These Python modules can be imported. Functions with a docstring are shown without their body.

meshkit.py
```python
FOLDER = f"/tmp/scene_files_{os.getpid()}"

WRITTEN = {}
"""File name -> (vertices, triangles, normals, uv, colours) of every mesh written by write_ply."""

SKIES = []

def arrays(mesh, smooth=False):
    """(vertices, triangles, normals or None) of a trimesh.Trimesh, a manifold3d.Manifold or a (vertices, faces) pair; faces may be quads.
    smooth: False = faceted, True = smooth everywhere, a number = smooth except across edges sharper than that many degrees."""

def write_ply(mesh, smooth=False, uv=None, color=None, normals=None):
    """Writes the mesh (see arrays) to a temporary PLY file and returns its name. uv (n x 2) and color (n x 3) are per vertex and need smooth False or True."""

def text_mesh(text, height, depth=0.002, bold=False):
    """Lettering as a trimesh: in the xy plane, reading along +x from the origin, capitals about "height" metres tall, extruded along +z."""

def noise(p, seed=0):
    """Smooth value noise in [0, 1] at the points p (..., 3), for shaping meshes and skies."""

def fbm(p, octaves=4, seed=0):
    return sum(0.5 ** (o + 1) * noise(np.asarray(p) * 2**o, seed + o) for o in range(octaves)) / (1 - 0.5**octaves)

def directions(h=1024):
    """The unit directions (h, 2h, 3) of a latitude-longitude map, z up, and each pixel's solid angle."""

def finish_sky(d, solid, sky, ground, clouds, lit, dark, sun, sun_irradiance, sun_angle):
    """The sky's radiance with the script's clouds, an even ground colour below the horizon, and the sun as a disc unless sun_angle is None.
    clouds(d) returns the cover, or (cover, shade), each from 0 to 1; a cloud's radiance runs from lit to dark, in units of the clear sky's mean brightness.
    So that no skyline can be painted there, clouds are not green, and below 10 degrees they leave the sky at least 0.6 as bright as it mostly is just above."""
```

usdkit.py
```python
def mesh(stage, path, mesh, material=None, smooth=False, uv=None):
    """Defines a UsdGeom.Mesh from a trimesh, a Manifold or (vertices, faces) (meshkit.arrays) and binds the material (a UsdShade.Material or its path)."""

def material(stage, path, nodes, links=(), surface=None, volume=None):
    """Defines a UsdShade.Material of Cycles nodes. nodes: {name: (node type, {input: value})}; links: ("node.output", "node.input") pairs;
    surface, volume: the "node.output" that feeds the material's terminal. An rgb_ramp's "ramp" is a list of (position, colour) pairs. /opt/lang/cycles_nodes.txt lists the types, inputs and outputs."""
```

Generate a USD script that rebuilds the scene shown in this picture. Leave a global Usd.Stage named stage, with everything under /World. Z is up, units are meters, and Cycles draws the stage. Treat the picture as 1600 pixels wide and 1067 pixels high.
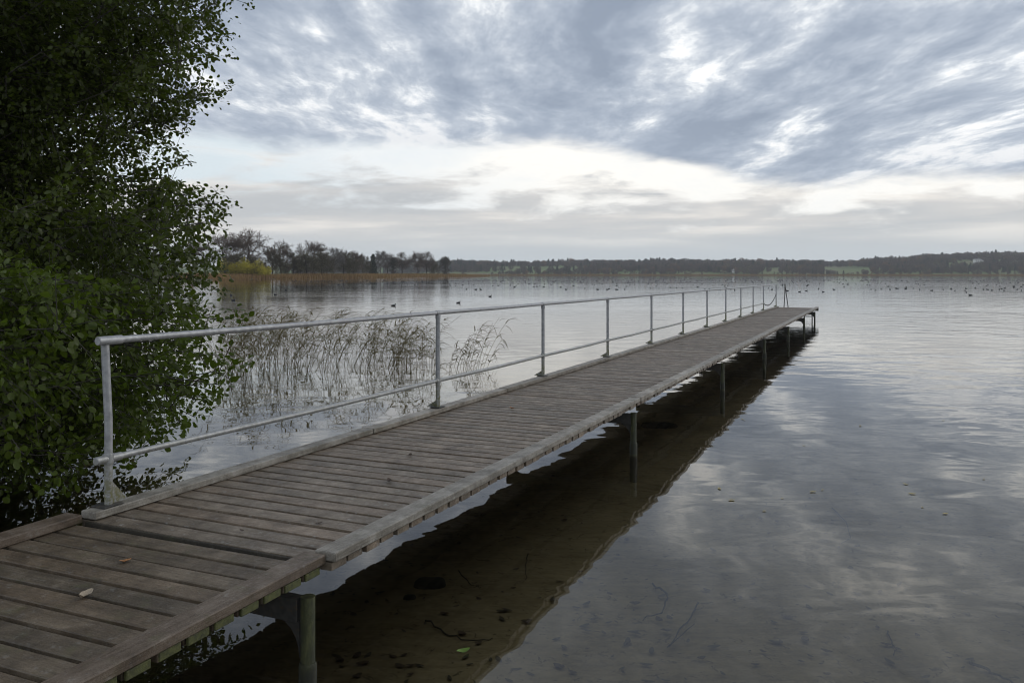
import math, random
import numpy as np, trimesh, usdkit, meshkit
from pxr import Usd, UsdGeom, UsdLux, UsdShade, Gf, Sdf, Vt
from shapely.geometry import Polygon, Point, LineString
import shapely

stage = Usd.Stage.CreateInMemory()
UsdGeom.SetStageUpAxis(stage, 'Z'); UsdGeom.SetStageMetersPerUnit(stage, 1.0)
WORLD = UsdGeom.Xform.Define(stage, '/World'); stage.SetDefaultPrim(WORLD.GetPrim())
UsdGeom.Scope.Define(stage, '/World/Looks')
R = random.Random(7); NR = np.random.default_rng(7)

# ------------------------------------------------------------------ camera, sky, sun, exposure
EYE = 2.31                      # metres above the water
cam = UsdGeom.Camera.Define(stage, '/World/camera')
cam.AddTranslateOp().Set(Gf.Vec3d(0, 0, EYE)); cam.AddRotateXOp().Set(90)
cam.CreateHorizontalApertureAttr(36.0); cam.CreateVerticalApertureAttr(24.0)
cam.CreateFocalLengthAttr(28.755)
cam.CreateVerticalApertureOffsetAttr(-2.367)
cam.CreateClippingRangeAttr(Gf.Vec2f(0.05, 20000))
cam.CreateExposureAttr(0.30)
FPX = 1278.0; YH = 428.3

SUN_AZ, SUN_EL = math.radians(72), math.radians(28)
sun = UsdLux.DistantLight.Define(stage, '/World/sun')
sun.CreateIntensityAttr(0.16); sun.CreateAngleAttr(25.0); sun.CreateColorAttr(Gf.Vec3f(1.0, .96, .9))
sun.GetPrim().CreateAttribute('inputs:normalize', Sdf.ValueTypeNames.Bool).Set(True)
sun.AddRotateXYZOp().Set(Gf.Vec3f(90 - math.degrees(SUN_EL), 0, 180 - math.degrees(SUN_AZ)))

class G:
    """A small builder of node graphs."""
    def __init__(s): s.nodes, s.links, s.k = {}, [], 0
    def n(s, kind, out, **inp):
        s.k += 1; name = f'n{s.k}'; fixed = {}
        for a, b in inp.items():
            if isinstance(b, str) and b.startswith('@'): s.links.append((b[1:], f'{name}.{a}'))
            else: fixed[a] = b
        s.nodes[name] = (kind, fixed); return f'@{name}.{out}'
    def math(s, op, a, b=0.0, c=0.0, clamp=False): return s.n('math', 'value', math_type=op, value1=a, value2=b, value3=c, use_clamp=clamp)
    def mr(s, v, a, b, c=0.0, d=1.0, smooth=True): return s.n('map_range', 'result', range_type='smoothstep' if smooth else 'linear', value=v, from_min=a, from_max=b, to_min=c, to_max=d, clamp=True)
    def mix(s, f, a, b, kind='mix'): return s.n('mix', 'color', mix_type=kind, fac=f, color1=a, color2=b)
    def noise(s, v, scale, detail=4.0, rough=.55, dist=0.0): return s.n('noise_texture', 'fac', vector=v, scale=scale, detail=detail, roughness=rough, distortion=dist)
    def ramp(s, f, stops): return s.n('rgb_ramp', 'color', fac=f, ramp=stops)
    def xyz(s, x, y, z): return s.n('combine_xyz', 'vector', x=x, y=y, z=z)
    def map(s, v, scale=(1, 1, 1), rot=(0, 0, 0), loc=(0, 0, 0)): return s.n('mapping', 'vector', mapping_type='point', vector=v, scale=scale, rotation=rot, location=loc)
    def make(s, name, surf=None, vol=None): return usdkit.material(stage, f'/World/Looks/{name}', s.nodes, s.links, surf[1:] if surf else None, vol[1:] if vol else None)

SKY_STRENGTH = 0.1
def make_sky():
    g = G()
    v = g.n('texture_coordinate', 'generated')
    sep = g.n('separate_xyz', 'x', vector=v); b = sep[:-1]
    x, y, z = b + 'x', b + 'y', b + 'z'
    zc = g.math('maximum', z, 0.0)
    az = g.math('arctan2', x, y)
    den = g.math('add', zc, 0.05)
    px, py = g.math('divide', x, den), g.math('divide', y, den)
    plane = g.xyz(px, py, 0.0)
    # the high rolled cloud sheet: long rolls that run away to the front left
    warp = g.noise(g.map(plane, scale=(.5, .5, 1)), 1.0, 3.0)
    plane2 = g.xyz(g.math('add', px, g.math('multiply', warp, .55)), g.math('add', py, g.math('multiply', warp, -.45)), 0.0)
    rolls = g.noise(g.map(plane2, rot=(0, 0, math.radians(-52)), scale=(1.25, .30, 1)), 1.35, 7.0, .60, .2)
    cells = g.noise(g.map(plane2, rot=(0, 0, math.radians(-52)), scale=(1.6, .9, 1), loc=(7, 3, 2)), 3.1, 7.0, .64, .1)
    big = g.noise(g.map(plane, scale=(.33, .33, 1), loc=(3.3, 1.7, 0)), 1.0, 2.0)
    dens = g.math('add', g.math('add', g.math('multiply', rolls, .68), g.math('multiply', cells, .32)), g.math('multiply', g.math('subtract', big, .5), .22))
    # near its lower edge the sheet is thicker, seen from the side
    deck_col = g.ramp(dens, [(0.0, (1.08, 1.05, 1.0)), (.395, (.98, .97, .95)), (.432, (.74, .765, .79)), (.462, (.535, .575, .63)), (.505, (.40, .447, .52)), (.56, (.315, .362, .44)), (.63, (.255, .30, .375)), (1.0, (.225, .265, .34))])
    wave = g.noise(g.xyz(g.math('multiply', az, 5.0), g.math('multiply', z, 16.0), 1.0), 1.6, 6.0, .6, .3)
    edge = g.math('add', g.mr(az, .04, .36, .152, .100), g.math('multiply', g.math('subtract', wave, .5), .045))
    over = g.math('subtract', z, edge)
    deck = g.mr(over, -.006, .016)
    thick = g.mr(over, .0, .085, .45, 0.0)
    deck_col = g.mix(thick, deck_col, (.32, .37, .455))
    # the clear bright strip below it and the low heaped clouds
    puff = g.noise(g.xyz(g.math('multiply', az, 7.0), g.math('multiply', z, 26.0), 4.0), 1.25, 7.0, .58, .3)
    puff2 = g.noise(g.xyz(g.math('multiply', az, 3.0), g.math('multiply', z, 30.0), 9.0), 1.1, 4.0, .55, .2)
    strip = g.ramp(g.math('add', g.mr(az, -.42, .1, 0.0, .92), g.math('multiply', g.math('subtract', puff, .5), .9)), [(0.0, (.60, .67, .71)), (.45, (.74, .77, .785)), (1.0, (.90, .875, .825))])
    low_top = g.mr(az, -.32, .40, .118, .094)
    cov = g.math('add', g.math('multiply', g.math('subtract', low_top, z), 11.0), g.math('multiply', g.math('subtract', puff, .5), 1.9))
    lowm = g.mr(cov, -.12, .32)
    low_col = g.ramp(puff2, [(0.0, (.41, .43, .455)), (.42, (.46, .475, .49)), (.54, (.55, .545, .54)), (.66, (.76, .725, .68)), (1.0, (.92, .87, .80))])
    low_col = g.mix(g.mr(z, .012, .07, 1.0, 0.0), low_col, (.455, .495, .525))
    low = g.mix(lowm, strip, low_col)
    clouds = g.mix(deck, low, deck_col)
    clouds = g.mix(1.0, clouds, (1 / SKY_STRENGTH,) * 3, 'multiply')
    air = g.n('sky_texture', 'color', sky_type='single_scattering', sun_disc=False, sun_elevation=SUN_EL, sun_rotation=SUN_AZ, altitude=30.0, vector=v)
    col = g.mix(.97, air, clouds)
    s = g.n('background_shader', 'background', color=col, strength=SKY_STRENGTH)
    return g.make('sky_clouds', s)
dome = UsdLux.DomeLight.Define(stage, '/World/sky')
UsdShade.MaterialBindingAPI.Apply(dome.GetPrim()).Bind(make_sky())

# ------------------------------------------------------------------ helpers
used = {}
def numbered(name, parent='/World'):
    k = used.get((parent, name), 0); used[(parent, name)] = k + 1
    return f'{parent}/{name}' if k == 0 else f'{parent}/{name}_{k:03d}'
def path_of(p): return p if isinstance(p, str) else str(p.GetPath())
def tag(o, label=None, category=None, group=None, kind=None):
    o = o if isinstance(o, Usd.Prim) else o.GetPrim()
    for k, v in (('label', label), ('category', category), ('group', group), ('kind', kind)):
        if v: o.SetCustomDataByKey(k, v)
    return o
def thing(name, label, category, loc=(0, 0, 0), rotz=0.0, scale=None, group=None):
    x = UsdGeom.Xform.Define(stage, numbered(name))
    x.AddTranslateOp().Set(Gf.Vec3d(*map(float, loc)))
    if rotz: x.AddRotateZOp().Set(float(math.degrees(rotz)))
    if scale is not None: x.AddScaleOp().Set(Gf.Vec3f(*(scale if np.ndim(scale) else (scale,) * 3)))
    return tag(x, label, category, group)
def obj(name, mesh, material, parent='/World', smooth=False, **t):
    m = usdkit.mesh(stage, numbered(name, path_of(parent)), mesh, material, smooth)
    if t: tag(m, **t)
    return m.GetPrim()
def dup(root, name, label, category, loc, rotz=0.0, scale=None, group=None):
    o = thing(name, label, category, loc, rotz, scale, group)
    o.GetReferences().AddInternalReference(root.GetPath()); o.SetInstanceable(True)
    return o
def proto(name):
    """A class prim: a pattern that the copies refer to, not drawn itself."""
    return stage.CreateClassPrim(f'/World/{name}')

YAW = 0.4221
DV = np.array([math.sin(YAW), math.cos(YAW)]); NV = np.array([math.cos(YAW), -math.sin(YAW)])
def W(t, n, z): p = t * DV + n * NV; return np.array([p[0], p[1], z])
def tn_to_world(v):
    """vertices given as (n, t, z) to the world"""
    v = np.asarray(v, float); p = v[:, 1:2] * DV + v[:, 0:1] * NV
    return np.column_stack([p, v[:, 2]])
def pix(x, y, Z):
    return np.array([(x - 800) * Z / FPX, Z, EYE - (y - YH) * Z / FPX])
def on_water(x, y, z=0.0):
    Z = (EYE - z) * FPX / (y - YH); return np.array([(x - 800) * Z / FPX, Z, z])
def to_pix(p):
    p = np.asarray(p, float); return np.stack([800 + FPX * p[..., 0] / p[..., 1], YH + FPX * (EYE - p[..., 2]) / p[..., 1]], -1)

_s = np.array([[a, b, c] for a in (-1, 1) for b in (-1, 1) for c in (-1, 1)], float)
def _chamfer_template():
    pts, msk = [], []
    for s in _s:
        for k in range(3):
            m = np.ones(3); m[k] = 0; pts.append(s * 1.0 - s * m * .1); msk.append((s, m))
    h = trimesh.Trimesh(np.array(pts), trimesh.convex.convex_hull(np.array(pts)).faces, process=False) if False else None
    hull = trimesh.convex.convex_hull(np.array(pts))
    idx = [int(np.argmin(((np.array(pts) - v) ** 2).sum(1))) for v in hull.vertices]
    return np.array([msk[i][0] for i in idx]), np.array([msk[i][1] for i in idx]), np.array(hull.faces)
CS, CM, CF = _chamfer_template()
def cbox(lo, hi, c=.004):
    lo, hi = np.array(lo, float), np.array(hi, float)
    return (lo + hi) / 2 + CS * ((hi - lo) / 2) - CS * CM * c, CF.copy()
def merge(parts):
    vs, fs, k = [], [], 0
    for v, f in parts:
        vs.append(v); fs.append(np.asarray(f) + k); k += len(v)
    return np.vstack(vs), np.vstack(fs)
def tube(points, radii, sides=8, caps=True):
    P = np.asarray(points, float); m = len(P); r = np.broadcast_to(np.asarray(radii, float), (m,))
    T = np.gradient(P, axis=0); T /= np.maximum(np.linalg.norm(T, axis=1, keepdims=True), 1e-9)
    u = np.cross(T[0], [0, 0, 1.0]); u = u if np.linalg.norm(u) > 1e-3 else np.array([1.0, 0, 0]); rows = []
    for i in range(m):
        u = u - T[i] * (u @ T[i]); u /= np.linalg.norm(u) + 1e-12; w = np.cross(T[i], u)
        a = np.arange(sides) / sides * 2 * np.pi
        rows.append(P[i] + r[i] * (np.cos(a)[:, None] * u + np.sin(a)[:, None] * w))
    v = np.vstack(rows); i, j = np.meshgrid(np.arange(m - 1), np.arange(sides), indexing='ij'); i, j = i.ravel(), j.ravel(); k = (j + 1) % sides
    a, b, c, d = i * sides + j, i * sides + k, (i + 1) * sides + k, (i + 1) * sides + j
    f = [np.stack([a, b, c], 1), np.stack([a, c, d], 1)]
    if caps:
        v = np.vstack([v, P[:1], P[-1:]]); n0, n1 = m * sides, m * sides + 1; jj = np.arange(sides); kk = (jj + 1) % sides
        f += [np.stack([kk, jj, np.full(sides, n0)], 1), np.stack([(m - 1) * sides + jj, (m - 1) * sides + kk, np.full(sides, n1)], 1)]
    return v, np.vstack(f)
def segments(A, B, ra, rb, sides=3):
    """Many thin tapered prisms from A to B at once."""
    A, B = np.asarray(A, float), np.asarray(B, float); T = B - A; T /= np.maximum(np.linalg.norm(T, axis=1, keepdims=True), 1e-9)
    ref = np.where(np.abs(T[:, 2:3]) > .9, [[1.0, 0, 0]], [[0, 0, 1.0]]); u = np.cross(T, ref); u /= np.linalg.norm(u, axis=1, keepdims=True); w = np.cross(T, u)
    N = len(A); V = np.zeros((N, 2 * sides, 3))
    for k in range(sides):
        a = 2 * np.pi * k / sides; d = math.cos(a) * u + math.sin(a) * w
        V[:, k] = A + d * np.asarray(ra)[:, None]; V[:, sides + k] = B + d * np.asarray(rb)[:, None]
    F = []
    for k in range(sides):
        l = (k + 1) % sides; F += [[k, l, sides + l], [k, sides + l, sides + k]]
    F = (np.array(F)[None] + (np.arange(N) * 2 * sides)[:, None, None]).reshape(-1, 3)
    return V.reshape(-1, 3), F

# ------------------------------------------------------------------ materials
def wood(name, cols, moss=.15, rough=.55, across=True, tint=.35, speck=.5, light=.0, bumpd=.0025):
    """weathered wet timber; grain runs along the boards (across the pier for planks)"""
    g = G(); p = g.n('geometry', 'position'); p = g.map(p, rot=(0, 0, YAW))
    rnd = g.n('object_info', 'random')
    off = g.xyz(g.math('multiply', rnd, 37.0), g.math('multiply', rnd, 11.0), 0.0)
    q = g.n('mix', 'color', mix_type='add', fac=1.0, color1=p, color2=off)
    sc = (3.0, 60.0, 60.0) if across else (60.0, 3.0, 60.0)
    grain = g.noise(g.map(q, scale=sc), 1.0, 5.0, .65, .6)
    fine = g.noise(q, 90.0, 4.0, .7)
    blot = g.noise(q, 4.5, 6.0, .65, .3)
    blot2 = g.noise(q, 17.0, 5.0, .7, .2)
    f = g.math('add', g.math('multiply', blot, .55), g.math('add', g.math('multiply', grain, .25), g.math('multiply', fine, .2)))
    col = g.ramp(f, [(.32, cols[0]), (.46, cols[1]), (.55, cols[2]), (.68, cols[3])])
    warm = g.mix(g.mr(rnd, .0, 1.0), (.95, .98, 1.0), (1.05, .99, .94))
    col = g.mix(tint * 2, col, warm, 'multiply')
    val = g.math('add', .88, g.math('multiply', g.math('fraction', g.math('multiply', rnd, 7.31)), .26))
    col = g.mix(1.0, col, g.xyz(val, val, val), 'multiply')
    if light: col = g.mix(g.mr(blot2, .56, .72, 0.0, light), col, (.34, .34, .32))
    col = g.mix(g.mr(g.noise(q, 42.0, 2.0, .5), .70, .78, 0.0, speck), col, (.025, .02, .016))
    if moss: col = g.mix(g.mr(g.noise(q, 6.0, 5.0, .7), .52, .72, 0.0, moss), col, (.055, .06, .018))
    h = g.math('add', g.math('multiply', grain, .6), g.math('multiply', fine, .4))
    b = g.n('bump', 'normal', height=h, strength=1.0, distance=bumpd)
    rg = g.mr(blot2, .3, .7, rough - .13, rough + .15)
    s = g.n('principled_bsdf', 'BSDF', base_color=col, roughness=rg, specular_ior_level=.4, normal=b)
    return g.make(name, s)
M = {}
M['plank'] = wood('plank_wood', [(.036, .026, .017), (.104, .079, .055), (.168, .132, .096), (.30, .25, .195)], moss=.15, light=.5, bumpd=.006)
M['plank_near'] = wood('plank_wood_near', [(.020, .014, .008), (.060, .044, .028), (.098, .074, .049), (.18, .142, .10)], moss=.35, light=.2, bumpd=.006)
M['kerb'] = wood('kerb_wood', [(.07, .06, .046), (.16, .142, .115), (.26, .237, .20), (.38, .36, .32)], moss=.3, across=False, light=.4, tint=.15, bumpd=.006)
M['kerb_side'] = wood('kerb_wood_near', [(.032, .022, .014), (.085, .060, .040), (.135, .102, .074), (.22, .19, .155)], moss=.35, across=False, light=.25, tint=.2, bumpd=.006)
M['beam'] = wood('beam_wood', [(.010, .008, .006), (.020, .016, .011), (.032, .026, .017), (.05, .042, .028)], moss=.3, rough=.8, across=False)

def simple(name, a, b, scale=8.0, rough=.6, metal=0.0, spec=.5, bumpd=0.0, bscale=40.0, extra=None):
    g = G(); p = g.n('geometry', 'position'); nz = g.noise(p, scale, 6.0, .62, .2)
    col = g.ramp(nz, [(.3, a), (.7, b)])
    if extra: col = g.mix(g.mr(g.noise(g.map(p, loc=(5, 2, 1)), extra[1], 5.0, .7), extra[2], extra[2] + .12, 0.0, extra[3]), col, extra[0])
    kw = {}
    if bumpd: kw['normal'] = g.n('bump', 'normal', height=g.noise(p, bscale, 5.0, .65), strength=1.0, distance=bumpd)
    s = g.n('principled_bsdf', 'BSDF', base_color=col, roughness=rough, metallic=metal, specular_ior_level=spec, **kw)
    return g.make(name, s)
def galv():
    g = G(); p = g.n('geometry', 'position'); z = g.n('separate_xyz', 'z', vector=p)
    nz = g.noise(p, 22.0, 6.0, .65); col = g.ramp(nz, [(.3, (.22, .223, .227)), (.7, (.39, .395, .40))])
    sc = g.noise(g.map(p, scale=(1, 1, .35)), 55.0, 4.0, .7)
    col = g.mix(g.mr(sc, .64, .72, 0.0, .7), col, (.05, .05, .05))
    lich = g.math('multiply', g.mr(z, .81, 1.21, 1.0, 0.0), g.mr(g.noise(p, 30.0, 5.0, .7), .36, .58))
    col = g.mix(g.math('multiply', lich, .85), col, (.15, .145, .05))
    b = g.n('bump', 'normal', height=g.noise(p, 160.0, 3.0), strength=1.0, distance=.0008)
    s = g.n('principled_bsdf', 'BSDF', base_color=col, roughness=.48, metallic=.45, normal=b); return g.make('galvanised_pipe', s)
M['galv'] = galv()
M['steel'] = simple('dark_steel', (.03, .03, .028), (.07, .066, .06), 20, .6, .3, extra=((.09, .06, .03), 30, .55, .7))
def pile_mat():
    g = G(); p = g.n('geometry', 'position'); nz = g.noise(g.map(p, scale=(1, 1, .3)), 26.0, 6.0, .7)
    col = g.ramp(nz, [(.3, (.014, .015, .009)), (.5, (.036, .040, .016)), (.7, (.085, .088, .032))])
    z = g.n('separate_xyz', 'z', vector=p)
    col = g.mix(g.mr(z, -.02, .02, .92, 0.0), col, (.075, .058, .036))
    col = g.mix(g.math('multiply', g.mr(z, .02, .03), g.mr(z, .10, .22, .8, 0.0)), col, (.012, .012, .008))
    b = g.n('bump', 'normal', height=g.noise(p, 70.0, 5.0, .7), strength=1.0, distance=.004)
    return g.make('algae_pile', g.n('principled_bsdf', 'BSDF', base_color=col, roughness=.55, normal=b))
M['pile'] = pile_mat()
M['algae_end'] = simple('algae_plank_end', (.025, .027, .010), (.085, .09, .022), 35, .7, bumpd=.004)
M['plank_end'] = M['beam']

def leaf_mat(name, cols, spec=.25, rough=.40, trans=.36, use='island'):
    g = G()
    r = g.n('geometry', 'random_per_island') if use == 'island' else g.n('object_info', 'random')
    col = g.ramp(r, [(i / (len(cols) - 1), c) for i, c in enumerate(cols)])
    p = g.n('geometry', 'position'); col = g.mix(g.mr(g.noise(p, 45.0, 3.0), .45, .7, 0.0, .35), col, (.06, .05, .02))
    a = g.n('principled_bsdf', 'BSDF', base_color=col, roughness=rough, specular_ior_level=spec)
    t = g.n('translucent_bsdf', 'BSDF', color=g.mix(1.0, col, (1.5, 1.7, .8), 'multiply'))
    return g.make(name, g.n('mix_closure', 'closure', fac=trans, closure1=a, closure2=t))
M['leaf'] = leaf_mat('alder_leaf', [(.040, .054, .008), (.068, .086, .011), (.10, .12, .015), (.13, .142, .02), (.056, .073, .010), (.21, .155, .025)])
M['leaf_low'] = leaf_mat('alder_leaf_low', [(.052, .074, .009), (.088, .118, .013), (.13, .158, .018), (.062, .084, .011), (.22, .18, .022)])
M['bark'] = simple('dark_bark', (.018, .015, .012), (.05, .043, .034), 30, .8, bumpd=.01)
M['twig_far'] = simple('bare_twigs', (.058, .039, .027), (.11, .076, .054), .3, .9)
M['twig_green'] = simple('olive_twigs', (.050, .042, .022), (.09, .075, .038), .3, .9)
M['twig_grey'] = simple('grey_twigs', (.105, .095, .088), (.16, .145, .13), .3, .9)
M['ivy'] = simple('ivy_leaves', (.022, .03, .018), (.045, .05, .03), .8, .7)
M['willow'] = leaf_mat('willow_leaf', [(.34, .28, .035), (.46, .38, .045), (.28, .26, .05), (.50, .38, .05)], trans=.35)
def reed_mat(name, cols): return leaf_mat(name, cols, spec=.3, rough=.6, trans=.25)
M['reed'] = reed_mat('reed_blade', [(.07, .052, .012), (.105, .08, .018), (.065, .06, .013), (.18, .12, .028), (.09, .066, .022)])
M['reed_bed'] = reed_mat('reed_bed_brown', [(.20, .115, .055), (.25, .145, .068), (.30, .175, .082), (.21, .135, .078)])
def leaf_dead(name, a, b): return simple(name, a, b, 60, .6, bumpd=.001)
M['dead_orange'] = leaf_dead('dead_leaf_orange', (.20, .085, .03), (.32, .15, .055))
M['dead_beige'] = leaf_dead('dead_leaf_beige', (.24, .19, .13), (.36, .29, .21))
M['dead_brown'] = leaf_dead('dead_leaf_brown', (.035, .022, .014), (.075, .048, .03))
M['dead_dark'] = leaf_dead('sunken_leaf_dark', (.03, .024, .016), (.07, .055, .036))
M['dead_yellow'] = leaf_dead('floating_leaf_yellow', (.26, .21, .09), (.38, .31, .14))
M['green_leaf'] = leaf_dead('fallen_leaf_green', (.07, .13, .015), (.12, .19, .025))
M['stone'] = simple('sunken_stone', (.012, .011, .009), (.03, .027, .02), 20, .8, bumpd=.01)
M['coot'] = simple('coot_plumage', (.010, .010, .011), (.022, .022, .024), 20, .6)
M['bill'] = simple('white_bill', (.6, .58, .54), (.7, .68, .64), 20, .5)
M['white_wall'] = simple('white_wall', (.5, .49, .47), (.58, .57, .55), .5, .8)
M['slate'] = simple('slate_roof', (.08, .08, .085), (.13, .125, .125), .5, .7)
M['glass_dark'] = simple('window_glass', (.03, .035, .04), (.05, .055, .06), .5, .15)

def water_mat():
    g = G(); p = g.n('geometry', 'position'); s = g.n('separate_xyz', 'x', vector=p)[:-1]; x, y = s + 'x', s + 'y'
    d = g.math('sqrt', g.math('add', g.math('multiply', x, x), g.math('multiply', y, y)))
    p1 = g.map(p, rot=(0, 0, math.radians(-18)), scale=(.75, 1.25, 1))
    wide = g.noise(g.map(p1, scale=(1, 1, 1)), .95, 2.0, .40, .5)
    mid = g.noise(p1, 2.3, 2.0, .5, .4)
    small = g.noise(g.map(p, scale=(.7, 1.3, 1)), 8.0, 2.0, .5)
    gust = g.noise(g.map(p, scale=(.008, .04, 1), rot=(0, 0, .06)), 1.0, 3.0, .6)
    patch = g.mr(g.noise(g.map(p, scale=(.16, .16, 1), loc=(2.1, .4, 0)), 1.0, 2.0), .40, .62)
    right = g.mr(g.math('subtract', g.math('multiply', x, .9122), g.math('multiply', y, .4097)), -2.4, 1.2)
    far = g.mr(d, 9.0, 38.0)
    gfac = g.mr(gust, .36, .62, .25, 1.5)
    gw = g.mr(gust, .36, .62, .25, 1.45)
    a_w = g.math('add', .0085, g.math('add', g.math('multiply', g.math('multiply', far, gw), .005), g.math('multiply', g.math('multiply', patch, right), .013)))
    a_m = g.math('add', .00025, g.math('add', g.math('multiply', g.math('multiply', far, gw), .0034), g.math('multiply', g.math('multiply', patch, right), .0005)))
    a_s = g.math('add', .00003, g.math('multiply', g.math('multiply', far, gfac), .0012))
    h = g.math('add', g.math('multiply', wide, a_w), g.math('add', g.math('multiply', mid, a_m), g.math('multiply', small, a_s)))
    b = g.n('bump', 'normal', height=h, strength=1.0, distance=1.0)
    gl = g.n('glossy_bsdf', 'BSDF', color=(1, 1, 1), roughness=0.0, normal=b)
    tr = g.n('transparent_bsdf', 'BSDF', color=(.80, .80, .70))
    f = g.n('fresnel', 'fac', IOR=1.40)
    return g.make('lake_water', g.n('mix_closure', 'closure', fac=f, closure1=tr, closure2=gl))
M['water'] = water_mat()

def ground_mat():
    g = G(); p = g.n('geometry', 'position'); s = g.n('separate_xyz', 'x', vector=p)[:-1]; x, y, z = s + 'x', s + 'y', s + 'z'
    rip = g.noise(g.map(p, scale=(2.0, 9.0, 1), rot=(0, 0, .25)), 1.6, 4.0, .6, .6)
    n1 = g.noise(p, 1.3, 6.0, .65); n2 = g.noise(p, 14.0, 6.0, .7)
    sand = g.ramp(g.math('add', g.math('multiply', n1, .5), g.math('add', g.math('multiply', rip, .25), g.math('multiply', n2, .25))), [(.3, (.105, .082, .048)), (.5, (.235, .185, .115)), (.68, (.34, .275, .18))])
    sand = g.mix(g.mr(g.noise(g.map(p, loc=(3, 8, 0)), 9.0, 5.0, .75, .8), .56, .68, 0.0, .75), sand, (.03, .026, .018))
    mud_murk = g.mr(z, -1.0, -.45, 1.0, 0.0)  # dark mud by depth, also painted in for light lost in murky water
    bed = g.mix(mud_murk, sand, (.028, .030, .022))
    shore = g.ramp(n2, [(.3, (.045, .036, .024)), (.7, (.12, .09, .055))])
    land = g.mix(g.mr(g.noise(p, .35, 4.0), .45, .6), shore, (.05, .06, .025))
    field = g.ramp(g.noise(g.map(p, scale=(.012, .006, .01)), 1.0, 3.0), [(.35, (.075, .095, .04)), (.5, (.10, .14, .045)), (.62, (.14, .13, .07))])
    d = g.math('sqrt', g.math('add', g.math('multiply', x, x), g.math('multiply', y, y)))
    land = g.mix(g.mr(d, 900.0, 1300.0), land, field)
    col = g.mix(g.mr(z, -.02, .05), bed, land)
    b = g.n('bump', 'normal', height=g.math('add', rip, n2), strength=1.0, distance=.012)
    return g.make('ground_soil', g.n('principled_bsdf', 'BSDF', base_color=col, roughness=.85, specular_ior_level=.2, normal=b))
M['ground'] = ground_mat()

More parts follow.
